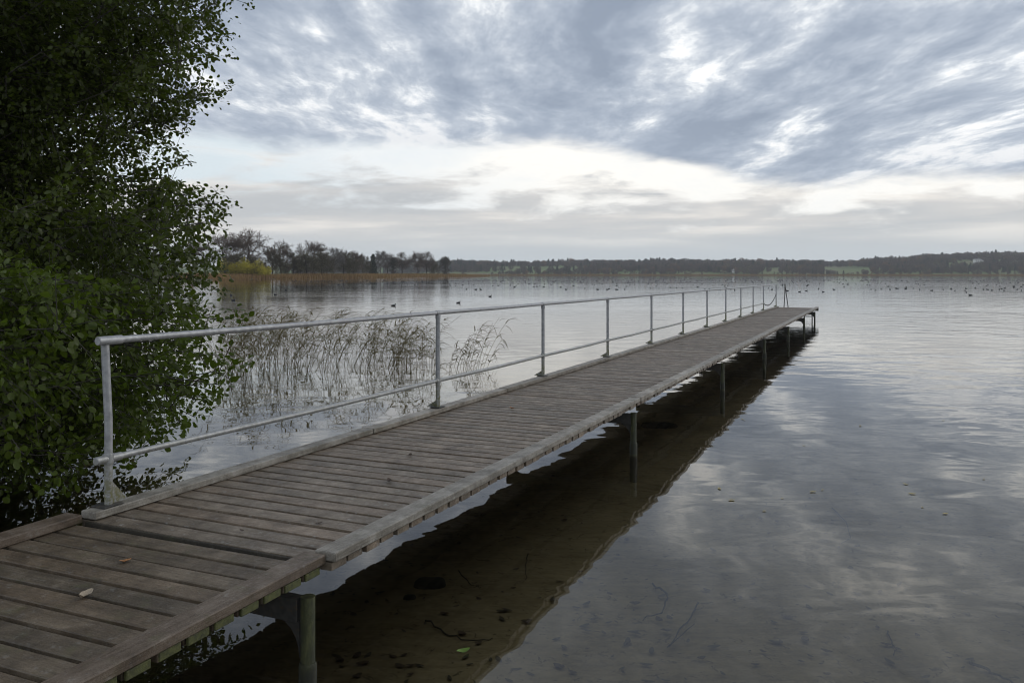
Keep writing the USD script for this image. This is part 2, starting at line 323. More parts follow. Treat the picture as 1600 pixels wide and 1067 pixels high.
# ------------------------------------------------------------------ land, lake bed, hills, water
near_shore = [(900, -40), (60, -6), (20, .2), (8, 1.6), (2, 2.2), (-2, 2.0), (-5, 2.2), (-7.5, 4.2), (-9.0, 8), (-10.5, 13), (-14, 20), (-22, 36), (-42, 85), (-84, 200), (-120, 340), (-104, 410), (-88, 482), (-70, 600), (-54, 712), (-40, 820), (-27, 905), (-34, 930), (-70, 930), (-130, 900), (-240, 930), (-420, 1050), (-600, 1250)]
far_shore = [(-420, 1420), (-200, 1500), (0, 1490), (250, 1500), (500, 1470), (800, 1440), (1000, 1380), (1300, 1000), (1500, 400), (1400, -40)]
outer = [(9000, -40), (9000, 9000), (-9000, 9000), (-9000, -9000), (9000, -9000)]
lake = Polygon(near_shore + far_shore)
def ground_height(X, Y):
    pts = shapely.points(X, Y); ins = shapely.contains(lake, pts); dist = shapely.distance(lake.boundary, pts)
    r = np.hypot(X, Y); az = np.degrees(np.arctan2(X, Y))
    depth = np.minimum(dist * .13, .16 + .022 * dist); depth = np.minimum(depth, 3.0)
    hills = np.zeros_like(X)
    farland = np.clip((r - 1200) / 300, 0, 1) * (Y > 900)
    base = np.interp(az, [-40, -20, -8, -2, 3, 10, 17, 20, 21.5, 24, 27, 30, 33, 40], [16, 19, 22, 23, 24, 26, 29, 27, 23, 29, 37, 43, 43, 42])
    rise = np.interp(dist, [0, 40, 300, 700, 1500], [0, .06, .62, 1.0, 1.05])
    P = np.stack([X / 170, Y / 170, 0 * X], -1)
    hills = farland * base * rise * (.62 + .76 * meshkit.fbm(P, 3, 5))
    low = np.interp(dist, [0, 1.5, 6, 40, 400], [0, .35, .6, .8, 5.0]) * (1 - farland) + meshkit.fbm(P * 60, 2, 3) * .15 * np.clip(dist / 5, 0, 1) * (1 - farland)
    return np.where(ins, -depth, low + hills)
azs = np.unique(np.concatenate([np.arange(-180, -44, 4.0), np.arange(-44, 44, .2), np.arange(44, 180.1, 4.0)]))[:-1]
rs = np.concatenate([np.arange(.8, 20, .33), np.geomspace(20, 700, 90), np.linspace(710, 2600, 100), [2700, 2850]])
A, Rr = np.meshgrid(np.radians(azs), rs, indexing='ij'); gx, gy = Rr * np.sin(A), Rr * np.cos(A)
gz = ground_height(gx.ravel(), gy.ravel()).reshape(gx.shape)
gz += np.where(gz < 0, (meshkit.fbm(np.stack([gx * .9, gy * .9, 0 * gx], -1), 3, 9) - .5) * .06, 0) * np.clip(-gz / .2, 0, 1)
na, nr = gx.shape
ii, jj = np.meshgrid(np.arange(na), np.arange(nr - 1), indexing='ij'); ii, jj = ii.ravel(), jj.ravel(); i2 = (ii + 1) % na
gf = np.vstack([np.stack([ii * nr + jj, i2 * nr + jj, i2 * nr + jj + 1], 1)[:, ::-1], np.stack([ii * nr + jj, i2 * nr + jj + 1, ii * nr + jj + 1], 1)[:, ::-1]])
gv = np.stack([gx, gy, gz], -1).reshape(-1, 3)
gv = np.vstack([gv, [[0, 0, .7]]]); c = len(gv) - 1
gf = np.vstack([gf, np.stack([np.arange(na) * nr, np.full(na, c), ((np.arange(na) + 1) % na) * nr], 1)[:, ::-1]])
tn_ = trimesh.Trimesh(gv, gf, process=False)
if tn_.face_normals[:, 2].mean() < 0: gf = gf[:, ::-1]
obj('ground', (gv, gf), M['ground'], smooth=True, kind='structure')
def gh(x, y): return float(ground_height(np.array([float(x)]), np.array([float(y)]))[0])
def on_bed(x, y, lift=.0):
    z = -.3
    for _ in range(6): p = on_water(x, y, z); z = gh(p[0], p[1]) + .01
    p = on_water(x, y, z + lift); return p
wv = np.array([[-2200, -200, 0], [2200, -200, 0], [2200, 1700, 0], [-2200, 1700, 0]], float)
obj('lake_water', (wv, np.array([[0, 1, 2], [0, 2, 3]])), M['water'], kind='structure')

# ------------------------------------------------------------------ pier
def deck_z(t): return .76 - .002 * (t - 8.33) - .055
def ztop(t): return .76 - .002 * (t - 8.33)
pier = thing('pier', 'long narrow wooden pier with a single railing running out over the lake', 'pier', W(3.72, -3.75, 0))
PO = np.array(W(3.72, -3.75, 0))
def pobj(name, vf, mat, parent, o=PO, **k):
    v, f = vf; return obj(name, (np.asarray(v) - o, f), mat, parent, **k)
def tn_box(t0, t1, n0, n1, z0, z1, c=.004, rot=0.0, z_fn=None):
    v, f = cbox((n0, t0, z0), (n1, t1, z1), c)
    if rot:
        m = v.mean(0); d = v[:, :2] - m[:2]; v[:, 0] = m[0] + d[:, 0] * math.cos(rot) - d[:, 1] * math.sin(rot); v[:, 1] = m[1] + d[:, 0] * math.sin(rot) + d[:, 1] * math.cos(rot)
    if z_fn is not None: v[:, 2] += z_fn(v[:, 1])
    return tn_to_world(v), f
END = 43.1
t, pitch = 3.722, .1695
while t < END:
    w = pitch - .028 + R.uniform(-.005, .003); dz = R.uniform(-.004, .002)
    zt = deck_z(t) + dz
    bow = R.uniform(-.003, .003)
    pobj('plank', tn_box(t, t + w, -4.742 + R.uniform(-.008, .008), -2.766 + R.uniform(-.012, .010), zt - .045, zt, .002, rot=R.uniform(-.0012, .0012)), M['plank'], pier)
    t += pitch + R.uniform(-.0015, .0015)
# kerbs in lengths, joints where the photograph has them
def proj_t(x, n, z):
    k = (x - 800) / FPX; a = DV[0] - k * DV[1]; b = k * NV[1] - NV[0]; return n * b / a
lj = [3.715] + [proj_t(x, -4.66, 0) for x in (579, 788, 916)] + [proj_t(x, -4.66, 0) for x in (1010, 1068, 1110, 1142, 1170, 1193)] + [END + .02]
rj = [3.715] + [proj_t(x, -2.75, 0) for x in (854, 1001, 1082, 1134, 1173, 1200, 1222, 1240, 1256)] + [END + .02]
for js, n0, n1 in ((lj, -4.755, -4.62), (rj, -2.885, -2.745)):
    for k, (a, b) in enumerate(zip(js[:-1], js[1:])):
        s = R.uniform(-.006, .006)
        z0, z1 = deck_z((a + b) / 2) + .001, ztop((a + b) / 2)
        pobj('kerb_board', tn_box(a + .006, b - .006, n0 + s, n1 + s, z0 + .002, z1 + R.uniform(-.004, .004), .006, z_fn=lambda tt, m=(a + b) / 2: -.002 * (tt - m)), M['kerb'], pier)
# long bearers and cross frames
pile_t = [10.15, 16.65, 23.2, 29.6, 36.05, 42.2]
bt = [3.96] + pile_t
for n in (-4.25, -3.75, -3.22):
    for a, b in zip(bt[:-1], bt[1:]):
        z1 = deck_z((a + b) / 2) - .052
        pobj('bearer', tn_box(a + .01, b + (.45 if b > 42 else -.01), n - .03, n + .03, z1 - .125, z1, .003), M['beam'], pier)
def pile(t, n, parent, o, top, collar=True, r=.038):
    b = W(t, n, 0); bot = gh(b[0], b[1]) - .3
    a = pobj('pile', tube([[b[0], b[1], bot], [b[0], b[1], top]], r, 16), M['pile'], parent, o, smooth=40)
    if collar:
        pth = a
        obj('sleeve', (lambda v: (v[0] - o, v[1]))(tube([[b[0], b[1], bot], [b[0], b[1], .15], [b[0], b[1], .17]], [r + .010, r + .010, r + .004], 16)), M['pile'], pth, smooth=40)
def cross_frame(t, n0, n1, top, parent, o):
    pobj('crossbeam', tn_box(t - .035, t + .035, n0 + .03, n1 - .03, top - .145, top - .012, .004), M['steel'], parent, o)
    for n, sgn in ((n0, 1), (n1, -1)):
        # curved gusset under the beam at each pile
        prof = [(0.03, -.145)] + [(.03 + .17 * (1 - math.sin(a)), -.145 - .17 * (1 - math.cos(a))) for a in np.linspace(0, math.pi / 2, 7)][::1]
        poly = [(.03, -.14), (.20, -.14)] + [(.03 + .17 * (1 - math.sin(a)), -.145 - .20 * (1 - math.cos(a))) for a in np.linspace(.15, math.pi / 2, 6)]
        m = trimesh.creation.extrude_polygon(Polygon(poly).buffer(0), .02, engine='earcut')
        v = np.array(m.vertices); vv = np.stack([n + sgn * v[:, 0], t - .01 + v[:, 2], top + v[:, 1]], 1)
        f = np.array(m.faces); f = f if sgn < 0 else f[:, ::-1]
        pobj('gusset', (tn_to_world(vv), f), M['steel'], parent, o)
for t in pile_t:
    top = ztop(t) - .215
    for n in (-4.60, -2.86): pile(t, n, pier, PO, top, collar=t < 37)
    cross_frame(t, -4.60, -2.86, top, pier, PO)
# pier end fascia
pobj('end_board', tn_box(END + .03, END + .075, -4.755, -2.745, deck_z(END) - .15, deck_z(END) + .001, .004), M['beam'], pier)

# near walkway section
walk = thing('walkway', 'short near stretch of mossy brown plank walkway leading onto the pier', 'walkway', W(3.6, -3.8, 0))
WO = np.array(W(3.6, -3.8, 0)); WZ = ztop(3.7) - .012
c0 = np.array([-3.82, 3.70])
def wrot(v):
    v = np.asarray(v, float).copy(); a = math.radians(1.0); d = v[:, :2] - c0
    v[:, 0] = c0[0] + d[:, 0] * math.cos(a) - d[:, 1] * math.sin(a); v[:, 1] = c0[1] + d[:, 0] * math.sin(a) + d[:, 1] * math.cos(a); return v
def wbox(t0, t1, n0, n1, z0, z1, c=.004, rot=0.0):
    v, f = cbox((n0, t0, z0), (n1, t1, z1), c); return tn_to_world(wrot(v)), f
t = 3.668; wz = WZ - .055
while t > -.5:
    w = .138 + R.uniform(-.006, .004); zt = wz + R.uniform(-.004, .002)
    v, f = wbox(t - w, t, -4.815 + R.uniform(-.01, .01), -2.825 + R.uniform(-.012, .01), zt - .045, zt, .004)
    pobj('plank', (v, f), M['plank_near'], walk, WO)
    pobj('plank_end', wbox(t - w + .005, t - .005, -2.829, -2.809 + R.uniform(-.008, 0), zt - .043, zt - .003, .004), M['algae_end'], walk, WO)
    t -= .166 + R.uniform(-.002, .002)
for n0, n1 in ((-4.84, -4.695), (-2.945, -2.80)):
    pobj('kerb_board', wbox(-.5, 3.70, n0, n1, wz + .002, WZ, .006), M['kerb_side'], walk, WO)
for n in (-4.3, -3.8, -3.2):
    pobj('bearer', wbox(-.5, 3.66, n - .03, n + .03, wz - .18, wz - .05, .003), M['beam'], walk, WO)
pobj('edge_board', tn_box(3.702, 3.719, -4.70, -2.95, deck_z(3.7) - .10, deck_z(3.7) - .008, .002), M['beam'], pier)  # dark filler strip, added so the open joint looks black with shade
pobj('header_beam', tn_box(3.735, 3.95, -4.70, -3.02, deck_z(3.8) - .17, deck_z(3.8) - .05, .004), M['beam'], pier)  # added beam, blocks the bright water that would show through the joint
for t in (3.66, .6):
    top = WZ - .225
    for n in (-4.62, -2.88): pile(t, n, walk, WO, top, True, .04)
    cross_frame(t, -4.62, -2.90, top, walk, WO)

# ------------------------------------------------------------------ railing
rail = thing('railing', 'galvanised pipe railing with twelve posts along the left side of the pier', 'railing', W(3.87, -4.685, .76))
RO = np.array(W(3.87, -4.685, .76))
post_t = [3.87] + [8.33 + 3.259 * i for i in range(10)] + [42.52]
NP = -4.685
def torus_ring(c, axis, r, w):
    a = np.array(axis, float); a /= np.linalg.norm(a); return tube([c - a * w, c - a * w * .7, c + a * w * .7, c + a * w], [r * .93, r, r, r * .93], 16)
pa = np.array([DV[0], DV[1], -.002])
for i, t in enumerate(post_t):
    z = ztop(t); b = W(t, NP, z); up = np.array([0, 0, 1.0])
    lean = np.array([-.004, 0, 0]) * (i == 0)
    p = pobj('post', tube([b, b + up * .55, b + up * 1.085 + lean * 6], .026, 16), M['galv'], rail, RO, smooth=40)
    pobj('base_plate', tn_box(t - .075, t + .075, NP - .075, NP + .055, z + .001, z + .011, .002), M['steel'], rail, RO)
    # triangular stiffener along the pier
    tri = trimesh.creation.extrude_polygon(Polygon([(0.024, .011), (.15, .011), (.024, .16)]), .008, engine='earcut')
    v = np.array(tri.vertices); vv = np.stack([NP - .03 + v[:, 2] * 1.0 + .026, t + v[:, 0], z + v[:, 1]], 1) if i == 0 else np.stack([NP - v[:, 0], t - .004 + v[:, 2], z + v[:, 1] * .5], 1)
    pobj('stiffener', (tn_to_world(vv), np.array(tri.faces)), M['galv'], rail, RO)
    top, mid = b + up * 1.1, b + up * .313
    if i == 0:
        pobj('tee_fitting', tube([top - pa * .085, top - pa * .08, top + pa * .10, top + pa * .105], [.026, .030, .030, .026], 16), M['galv'], rail, RO, smooth=40)
        pobj('tee_fitting', merge([tube([mid - pa * .10, mid - pa * .095, mid + pa * .095, mid + pa * .10], [.024, .028, .028, .024], 16), torus_ring(mid, up, .033, .035)]), M['galv'], rail, RO, smooth=40)
    else:
        pobj('tee_fitting', merge([torus_ring(top, pa, .030, .05), torus_ring(top - up * .045, up, .031, .025)]), M['galv'], rail, RO, smooth=40)
        if i < 11: pobj('cross_fitting', merge([torus_ring(mid, pa, .028, .05), torus_ring(mid, up, .032, .035)]), M['galv'], rail, RO, smooth=40)
for k, (a, b) in enumerate(zip(post_t[:-1], post_t[1:])):
    A_, B_ = W(a, NP, ztop(a) + 1.1), W(b, NP, ztop(b) + 1.1)
    sag = np.array([0, 0, -.004])
    pobj('top_rail', tube([A_, (A_ + B_) / 2 + sag, B_], .0235, 14), M['galv'], rail, RO, smooth=40)
    if k < 10:
        A_, B_ = W(a, NP, ztop(a) + .313), W(b, NP, ztop(b) + .313)
        pobj('middle_rail', tube([A_, (A_ + B_) / 2 + sag * 2, B_], .0215, 14), M['galv'], rail, RO, smooth=40)
# slack chain in the last bay
A_, B_ = W(post_t[10], NP, ztop(37.7) + .313), W(post_t[11], NP, ztop(42.5) + .62)
links = []
cp = [A_ + (B_ - A_) * s - np.array([0, 0, .30]) * (4 * s * (1 - s)) * .9 for s in np.linspace(0, 1, 60)]
for k in range(59):
    a, b = cp[k], cp[k + 1]; d = b - a; side = np.cross(d, [0, 0, 1.0]) if k % 2 else np.cross(np.cross(d, [0, 0, 1.0]), d)
    side = side / np.linalg.norm(side) * .016
    loop = [a + side * 0 - d * .15, a + side, b + side, b + d * .15, b - side, a - side, a - d * .15]
    links.append(tube(loop, .007, 5, False))
pobj('chain', merge(links), M['steel'], rail, RO)

# grab rail and swimming ladder at the far end
gr = thing('grab_rail', 'dark steel grab rail of two bars meeting at the top, at the pier end', 'grab rail', W(END - .1, -4.30, ztop(END)))
GO = np.array(W(END - .1, -4.30, ztop(END)))
zz = deck_z(END)
for n in (-4.36, -4.16):
    pobj('bar', tube([W(END - .10, n, zz), W(END - .10, n * .4 - 4.30 * .6, zz + .62), W(END - .10, -4.315, zz + 1.16)], .022, 10), M['steel'], gr, GO, smooth=40)
pobj('top_cap', tube([W(END - .13, -4.315, zz + 1.16), W(END - .07, -4.315, zz + 1.16)], .03, 10), M['steel'], gr, GO, smooth=40)
ld = thing('swimming_ladder', 'steel swimming ladder hanging into the water off the right end of the pier', 'ladder', W(END + .15, -3.25, 0))
LO = np.array(W(END + .15, -3.25, 0))
for n in (-3.42, -3.05):
    pobj('stile', tube([W(END + .02, n, zz - .02), W(END + .14, n, zz - .03), W(END + .16, n, zz - .15), W(END + .16, n, -1.0)], .028, 10), M['steel'], ld, LO, smooth=40)
for z in (.45, .2, -.05, -.3):
    pobj('rung', tube([W(END + .16, -3.42, z), W(END + .16, -3.05, z)], .018, 8), M['steel'], ld, LO, smooth=40)

# ------------------------------------------------------------------ leaves
LT_V = np.array([[0, 0, 0], [.34, 0, -.03], [.70, 0, -.03], [1.0, 0, -.12], [.28, .27, .05], [.68, .36, .04], [.28, -.27, .05], [.68, -.36, .04], [.95, .14, -.06], [.95, -.14, -.06]])
LT_F = np.array([[0, 1, 4], [1, 5, 4], [1, 2, 5], [2, 8, 5], [2, 3, 8], [0, 6, 1], [1, 6, 7], [1, 7, 2], [2, 7, 9], [2, 9, 3]])
def leaf_frames(pos, dirs, rng, droop=.35, flat=.6):
    n = len(pos); d = dirs + rng.normal(0, .55, (n, 3)); d[:, 2] -= droop; d /= np.linalg.norm(d, axis=1, keepdims=True)
    upv = rng.normal(0, flat, (n, 3)) + [0, 0, 1.0]
    s = np.cross(upv, d); s /= np.maximum(np.linalg.norm(s, axis=1, keepdims=True), 1e-6); u = np.cross(d, s); return d, s, u
def leaf_mesh(pos, d, s, u, size):
    V = pos[:, None] + size[:, None, None] * (LT_V[None, :, :1] * d[:, None] + LT_V[None, :, 1:2] * s[:, None] + LT_V[None, :, 2:] * u[:, None])
    F = LT_F[None] + (np.arange(len(pos)) * len(LT_V))[:, None, None]
    return V, F
def curve(a, b, bend, k, rng):
    s = np.linspace(0, 1, k)[:, None]; m = (a + b) / 2 + bend; p = (1 - s) ** 2 * a + 2 * s * (1 - s) * m + s ** 2 * b
    w = rng.normal(0, 1, (k, 3)) * np.linalg.norm(b - a) * .012; w[0] = w[-1] = 0; return p + w

def leafy(name, label, category, base, poly, zrange, n_limbs, n_twigs, per_twig, size, mat, rng, stems, limb_r, attach, weight=None):
    tree = thing(name, label, category, base); B = np.array(base, float)
    P = Polygon(poly); mnx, mny, mxx, mxy = P.bounds
    trunk = []
    for a, b, r0, r1 in stems:
        a, b = np.array(a, float), np.array(b, float); c = curve(a, b, rng.normal(0, .25, 3), 9, rng); trunk.append(c)
        v, f = tube(c, np.linspace(r0, r1, 9), 9); obj('trunk', (v - B, f), M['bark'], tree, smooth=50)
    limbs, lpos, ldir, segA, segB, sr = [], [], [], [], [], []
    k = 0; guard = 0
    while k < n_limbs and guard < n_limbs * 60:
        guard += 1
        x, y = rng.uniform(mnx, mxx), rng.uniform(mny, mxy)
        if not P.contains(Point(x, y)): continue
        if weight is not None and rng.random() > weight(x, y): continue
        Z = rng.uniform(*zrange(x, y)); tgt = pix(x, y, Z)
        if .9122 * tgt[0] - .4097 * tgt[1] > -5.0 or tgt[2] < .12: continue
        tr = trunk[rng.integers(len(trunk))]
        h = tgt[2] - attach * np.linalg.norm(tgt[:2] - tr[0, :2]) * rng.uniform(.6, 1.2)
        i0 = int(np.argmin(np.abs(tr[:, 2] - h))); a = tr[max(i0, 1)]
        L = np.linalg.norm(tgt - a); c = curve(a, tgt, np.array([0, 0, .14 * L]) + rng.normal(0, .06, 3) * L, 10, rng)
        if not all(P.buffer(14).contains(Point(*q)) for q in to_pix(c[7:])): continue
        limbs.append(tube(c, np.linspace(limb_r * (.4 + L / 8), .005, 10), 5)); k += 1
        for w_ in range(n_twigs):
            s = rng.uniform(.36, 1.0) ** .75 if w_ > 3 else 1.0; q = c[min(int(s * 9), 9)]; i = min(int(s * 9), 8); d0 = c[i + 1] - c[i]; d0 /= np.linalg.norm(d0)
            d = d0 * .8 + rng.normal(0, .55, 3); d[2] -= .05; d /= np.linalg.norm(d); tl = rng.uniform(.30, .85)
            e = q + d * tl; e[2] -= .10 * tl; m = (q + e) / 2 + [0, 0, .05 * tl]
            n = int(per_twig * tl / .55 * rng.uniform(.7, 1.2)); ss = np.sort(rng.uniform(.08, 1, n))[:, None]
            pp = (1 - ss) ** 2 * q + 2 * ss * (1 - ss) * m + ss ** 2 * e
            ok = [P.contains(Point(*xy)) for xy in to_pix(pp[[0, -1]])] if n > 1 else [False]
            if not all(ok):
                if not ok[0] or rng.random() < .75: continue
            segA += [q, m]; segB += [m, e]; sr.append(.005); sr.append(.003)
            lpos.append(pp + rng.normal(0, .045, (n, 3))); ldir.append(np.repeat((d * .6)[None], n, 0))
    v, f = merge(limbs); obj('branches', (v - B, f), M['bark'], tree, smooth=60, kind='stuff')
    segA, segB, sr = np.array(segA), np.array(segB), np.array(sr); PS = P.buffer(6)
    inb = [shapely.contains(PS, shapely.points(*to_pix(q).T)) for q in (segA, segB)]; kk = inb[0] & inb[1]; segA, segB, sr = segA[kk], segB[kk], sr[kk]
    v, f = segments(np.array(segA), np.array(segB), np.array(sr), np.array(sr) * .6); obj('twigs', (v - B, f), M['bark'], tree, kind='stuff')
    pos, dr = np.vstack(lpos), np.vstack(ldir)
    PB = P.buffer(13); pq = to_pix(pos); keep = (.9122 * pos[:, 0] - .4097 * pos[:, 1] < -4.9) & (pos[:, 2] > .03) & shapely.contains(PB, shapely.points(pq[:, 0], pq[:, 1])); pos, dr = pos[keep], dr[keep]
    d, s, u = leaf_frames(pos, dr, rng); sz = size * rng.uniform(.6, 1.15, len(pos))
    V, F = leaf_mesh(pos, d, s, u, sz)
    pxy = to_pix(pos); inside = (pxy[:, 0] > 0) & (pxy[:, 0] < 1600) & (pxy[:, 1] > 0) & (pxy[:, 1] < 1067)
    big = np.argsort(np.where(inside, -sz / pos[:, 1], 0))[:300]; rest = np.setdiff1d(np.arange(len(pos)), big)
    for i in big: obj('leaf', (V[i] - B, LT_F), mat, tree, smooth=True)
    obj('foliage', ((V[rest] - B).reshape(-1, 3), (LT_F[None] + (np.arange(len(rest)) * len(LT_V))[:, None, None]).reshape(-1, 3)), mat, tree, smooth=True, kind='stuff')
    return len(pos)

rng = np.random.default_rng(11)
crown = [(-260, -620), (240, -620), (330, -260), (372, -60), (392, 4), (350, 16), (362, 42), (396, 46), (386, 66), (338, 92), (300, 104), (318, 128), (354, 138), (336, 170), (296, 192), (272, 206), (262, 226), (300, 248), (306, 274), (342, 290), (334, 310), (368, 326), (366, 348), (336, 366), (346, 392), (336, 412), (356, 434), (350, 470), (336, 505), (250, 500), (150, 470), (-260, 470)]
nl1 = leafy('alder_tree', 'tall dark green leafy tree overhanging the water at left', 'tree', (-9.8, 11.5, .5), crown,
      lambda x, y: (7.6, 11.8) if y < 300 else (7.2, 12.5), 460, 27, 23, .062, M['leaf'], rng,
      [((-9.8, 11.5, .3), (-6.6, 10.2, 8.5), .17, .05), ((-9.6, 11.2, .3), (-7.4, 8.6, 7.2), .13, .04), ((-9.9, 11.8, .3), (-8.8, 13.0, 9.0), .14, .04)], .011, .45)
bush = [(-260, 400), (60, 405), (120, 440), (200, 450), (300, 455), (350, 478), (388, 508), (408, 540), (372, 572), (340, 610), (322, 640), (290, 660), (262, 690), (215, 706), (180, 735), (140, 742), (80, 770), (-20, 768), (-260, 760)]
nl2 = leafy('alder_shrub', 'lower leafy shrub with bright green leaves behind the first railing post', 'shrub', (-8.6, 7.4, .35), bush,
      lambda x, y: (5.6, 10.5) if x < 120 else (6.6, 11.0), 200, 24, 18, .066, M['leaf_low'], rng,
      [((-8.6, 7.4, .2), (-6.3, 7.2, 2.8), .07, .025), ((-8.5, 7.6, .2), (-6.4, 8.6, 2.4), .06, .02), ((-8.8, 7.2, .2), (-6.0, 6.6, 1.6), .055, .02)], .009, .30)
print('leaves', nl1, nl2)

# ------------------------------------------------------------------ reeds standing in the water
def reed(base, h, lean, rng):
    base = np.array(base, float); top = base + [lean[0], lean[1], h]; k = 6
    s = np.linspace(0, 1, k)[:, None]; c = base + (top - base) * s + np.array([lean[0], lean[1], 0]) * (s ** 2 - s) * .6
    parts = [tube(c, np.linspace(.0045, .002, k), 4, False)]
    for q in range(rng.integers(7, 13)):
        u = rng.uniform(.22, 1.0) ** .7; i = min(int(u * (k - 1)), k - 2); p0 = c[i] + (c[i + 1] - c[i]) * (u * (k - 1) - i)
        a = rng.normal(0, .9) + (0 if rng.random() < .72 else math.pi); L = rng.uniform(.22, .50); w = rng.uniform(.007, .013)
        hd = np.array([math.cos(a), math.sin(a) * .8, 0]); side = np.array([-hd[1], hd[0], .3]); side /= np.linalg.norm(side)
        el = rng.uniform(.2, 1.0); rows = []
        for j, r in enumerate((0, .33, .66, 1.0)):
            pt = p0 + hd * L * r * .9 + np.array([0, 0, L * (el * r - .75 * r * r)]); ww = w * (1 - r ** 2) + .0006; rows += [pt - side * ww, pt + side * ww]
        parts.append((np.array(rows), np.array([[0, 2, 3], [0, 3, 1], [2, 4, 5], [2, 5, 3], [4, 6, 7], [4, 7, 5]])))
    return merge(parts)
def reed_clump(label, spots, group=None):
    cx = np.mean([s[0] for s in spots], 0); o = np.array([cx[0], cx[1], 0]); t = thing('reed_clump', label, 'reeds', o)
    for b, h, l in spots: v, f = reed(b, h, l, rng); obj('reed_stem', (v - o, f), M['reed'], t)
spots = []
for _ in range(298):
    x = 335 + 290 * rng.random() ** 1.35; yb = rng.uniform(548, 606) + max(0, 430 - x) * .10
    b = on_water(x, yb, -.25); topy = 497 + max(0, (x - 560)) * .12 + rng.exponential(17)
    h = max(.45, (yb - topy) * b[1] / FPX); spots.append((b, h + .25, (rng.normal(.36, .42) * h, rng.normal(0, .25))))
reed_clump('dense olive brown reed clump standing in the water beyond the first railing bay', spots)
spots = []
for _ in range(40):
    x = rng.uniform(615, 684); yb = rng.uniform(570, 600); b = on_water(x, yb, -.25); topy = 518 + rng.exponential(22); h = max(.3, (yb - topy) * b[1] / FPX)
    spots.append((b, h + .25, (rng.normal(.10, .10) * h, 0)))
reed_clump('thin scattered reeds just left of the second railing post', spots)
spots = []
for x, yb, ty in [(702, 590, 552), (706, 588, 545), (712, 592, 538), (716, 590, 530), (720, 594, 535), (725, 592, 528), (728, 589, 522), (734, 591, 526), (741, 594, 532), (745, 590, 520), (736, 592, 512), (752, 590, 514), (757, 592, 545), (710, 591, 548), (722, 590, 540), (748, 592, 550), (700, 592, 565), (730, 590, 560)]:
    b = on_water(x, yb, -.25); h = (yb - ty) * b[1] / FPX; spots.append((b, h + .25, (h * rng.uniform(.25, .6), 0)))
reed_clump('small sparse clump of leaning reeds right of the second railing post', spots)

# ------------------------------------------------------------------ trees on the left shore
def bare_tree(rng, H, rx, crown0=.12, n1=12, r0=.26, upr=.5, dome=.55, fine=.018):
    """trunk, limbs, branches, twigs and sprigs filling a domed crown"""
    A_, B_, ra, rb, tips = [], [], [], [], []
    C = np.array([0, 0, H * (crown0 + (1 - crown0) * .42)]); rad = np.array([rx, rx, H - C[2]])
    def way(a, b, ra0, rb0, k, wob):
        L = np.linalg.norm(b - a); c = np.linspace(a, b, k + 1) + np.vstack([np.zeros(3), rng.normal(0, wob * L, (k - 1, 3)), np.zeros(3)]) if k > 1 else np.array([a, b])
        bend = np.linspace(0, 1, k + 1); c[:, 2] += .10 * L * (bend - bend ** 2) * 4 * (1 if wob > .02 else .4)
        for q in range(k): A_.append(c[q]); B_.append(c[q + 1]); ra.append(ra0 + (rb0 - ra0) * q / k); rb.append(ra0 + (rb0 - ra0) * (q + 1) / k)
        return c
    trunk = way(np.zeros(3), np.array([rng.normal(0, .04 * H), rng.normal(0, .04 * H), H * .66]), r0, r0 * .35, 7, .012)
    def at(c, s): x = s * (len(c) - 1); q = min(int(x), len(c) - 2); return c[q] + (c[q + 1] - c[q]) * (x - q)
    def shrink(p, f):
        d = (p - C) / rad; L = np.linalg.norm(d); return C + (p - C) * min(1.0, f / max(L, 1e-6))
    for i in range(n1):
        a = at(trunk, rng.uniform(.2, 1.0)); th = 2.4 * i + rng.normal(0, .3); ph = rng.uniform(-.75, 1.35)
        e = C + rad * np.array([math.cos(th) * math.cos(ph), math.sin(th) * math.cos(ph), math.sin(ph)]) * rng.uniform(.6, .8)
        c1 = way(a, e, r0 * .38, r0 * .13, 5, .03)
        for _ in range(10):
            s = rng.uniform(.3, 1); b = at(c1, s); d = (b - C) / rad; d = d / (np.linalg.norm(d) + .2) + rng.normal(0, .7, 3) + [0, 0, upr * .4]; d /= np.linalg.norm(d)
            e2 = shrink(b + d * H * rng.uniform(.12, .24), 1.0 + rng.normal(0, .05)); c2 = way(b, e2, r0 * .12, .035, 3, .04)
            for _ in range(9):
                s = rng.uniform(.25, 1); b2 = at(c2, s); d2 = d * .6 + rng.normal(0, .6, 3) + [0, 0, upr * .4]; d2 /= np.linalg.norm(d2)
                e3 = shrink(b2 + d2 * H * rng.uniform(.06, .11), 1.05 + rng.normal(0, .05)); way(b2, e3, .03, fine, 1, 0); tips.append(e3)
                for _ in range(4):
                    b3 = b2 + (e3 - b2) * rng.uniform(.3, 1); d3 = d2 + rng.normal(0, .6, 3); d3 /= np.linalg.norm(d3); way(b3, b3 + d3 * H * rng.uniform(.03, .06), fine, fine * .6, 1, 0)
    return np.array(A_), np.array(B_), np.array(ra), np.array(rb), np.array(tips)
def tree_proto(name, seed, H, rx, mat, **k):
    rg = np.random.default_rng(seed); A_, B_, ra, rb, tips = bare_tree(rg, H, rx, **k)
    p = proto(name); thick = ra > .07
    obj('trunk', segments(A_[thick], B_[thick], ra[thick], rb[thick], 6), M['bark'] if mat != 'twig_grey' else M['twig_grey'], p)
    thin = ~thick; obj('crown', segments(A_[thin], B_[thin], ra[thin], rb[thin], 3), M[mat], p)
    return p, tips
def leaf_cloud(pts, n, size, spread, rng, tri=True):
    q = pts[rng.integers(len(pts), size=n)] + rng.normal(0, spread, (n, 3)); a = rng.normal(0, 1, (n, 3, 3)); a /= np.linalg.norm(a, axis=2, keepdims=True)
    V = q[:, None] + a * size * rng.uniform(.6, 1.3, (n, 1, 1)); return V.reshape(-1, 3), np.arange(n * 3).reshape(-1, 3)
protos = {}
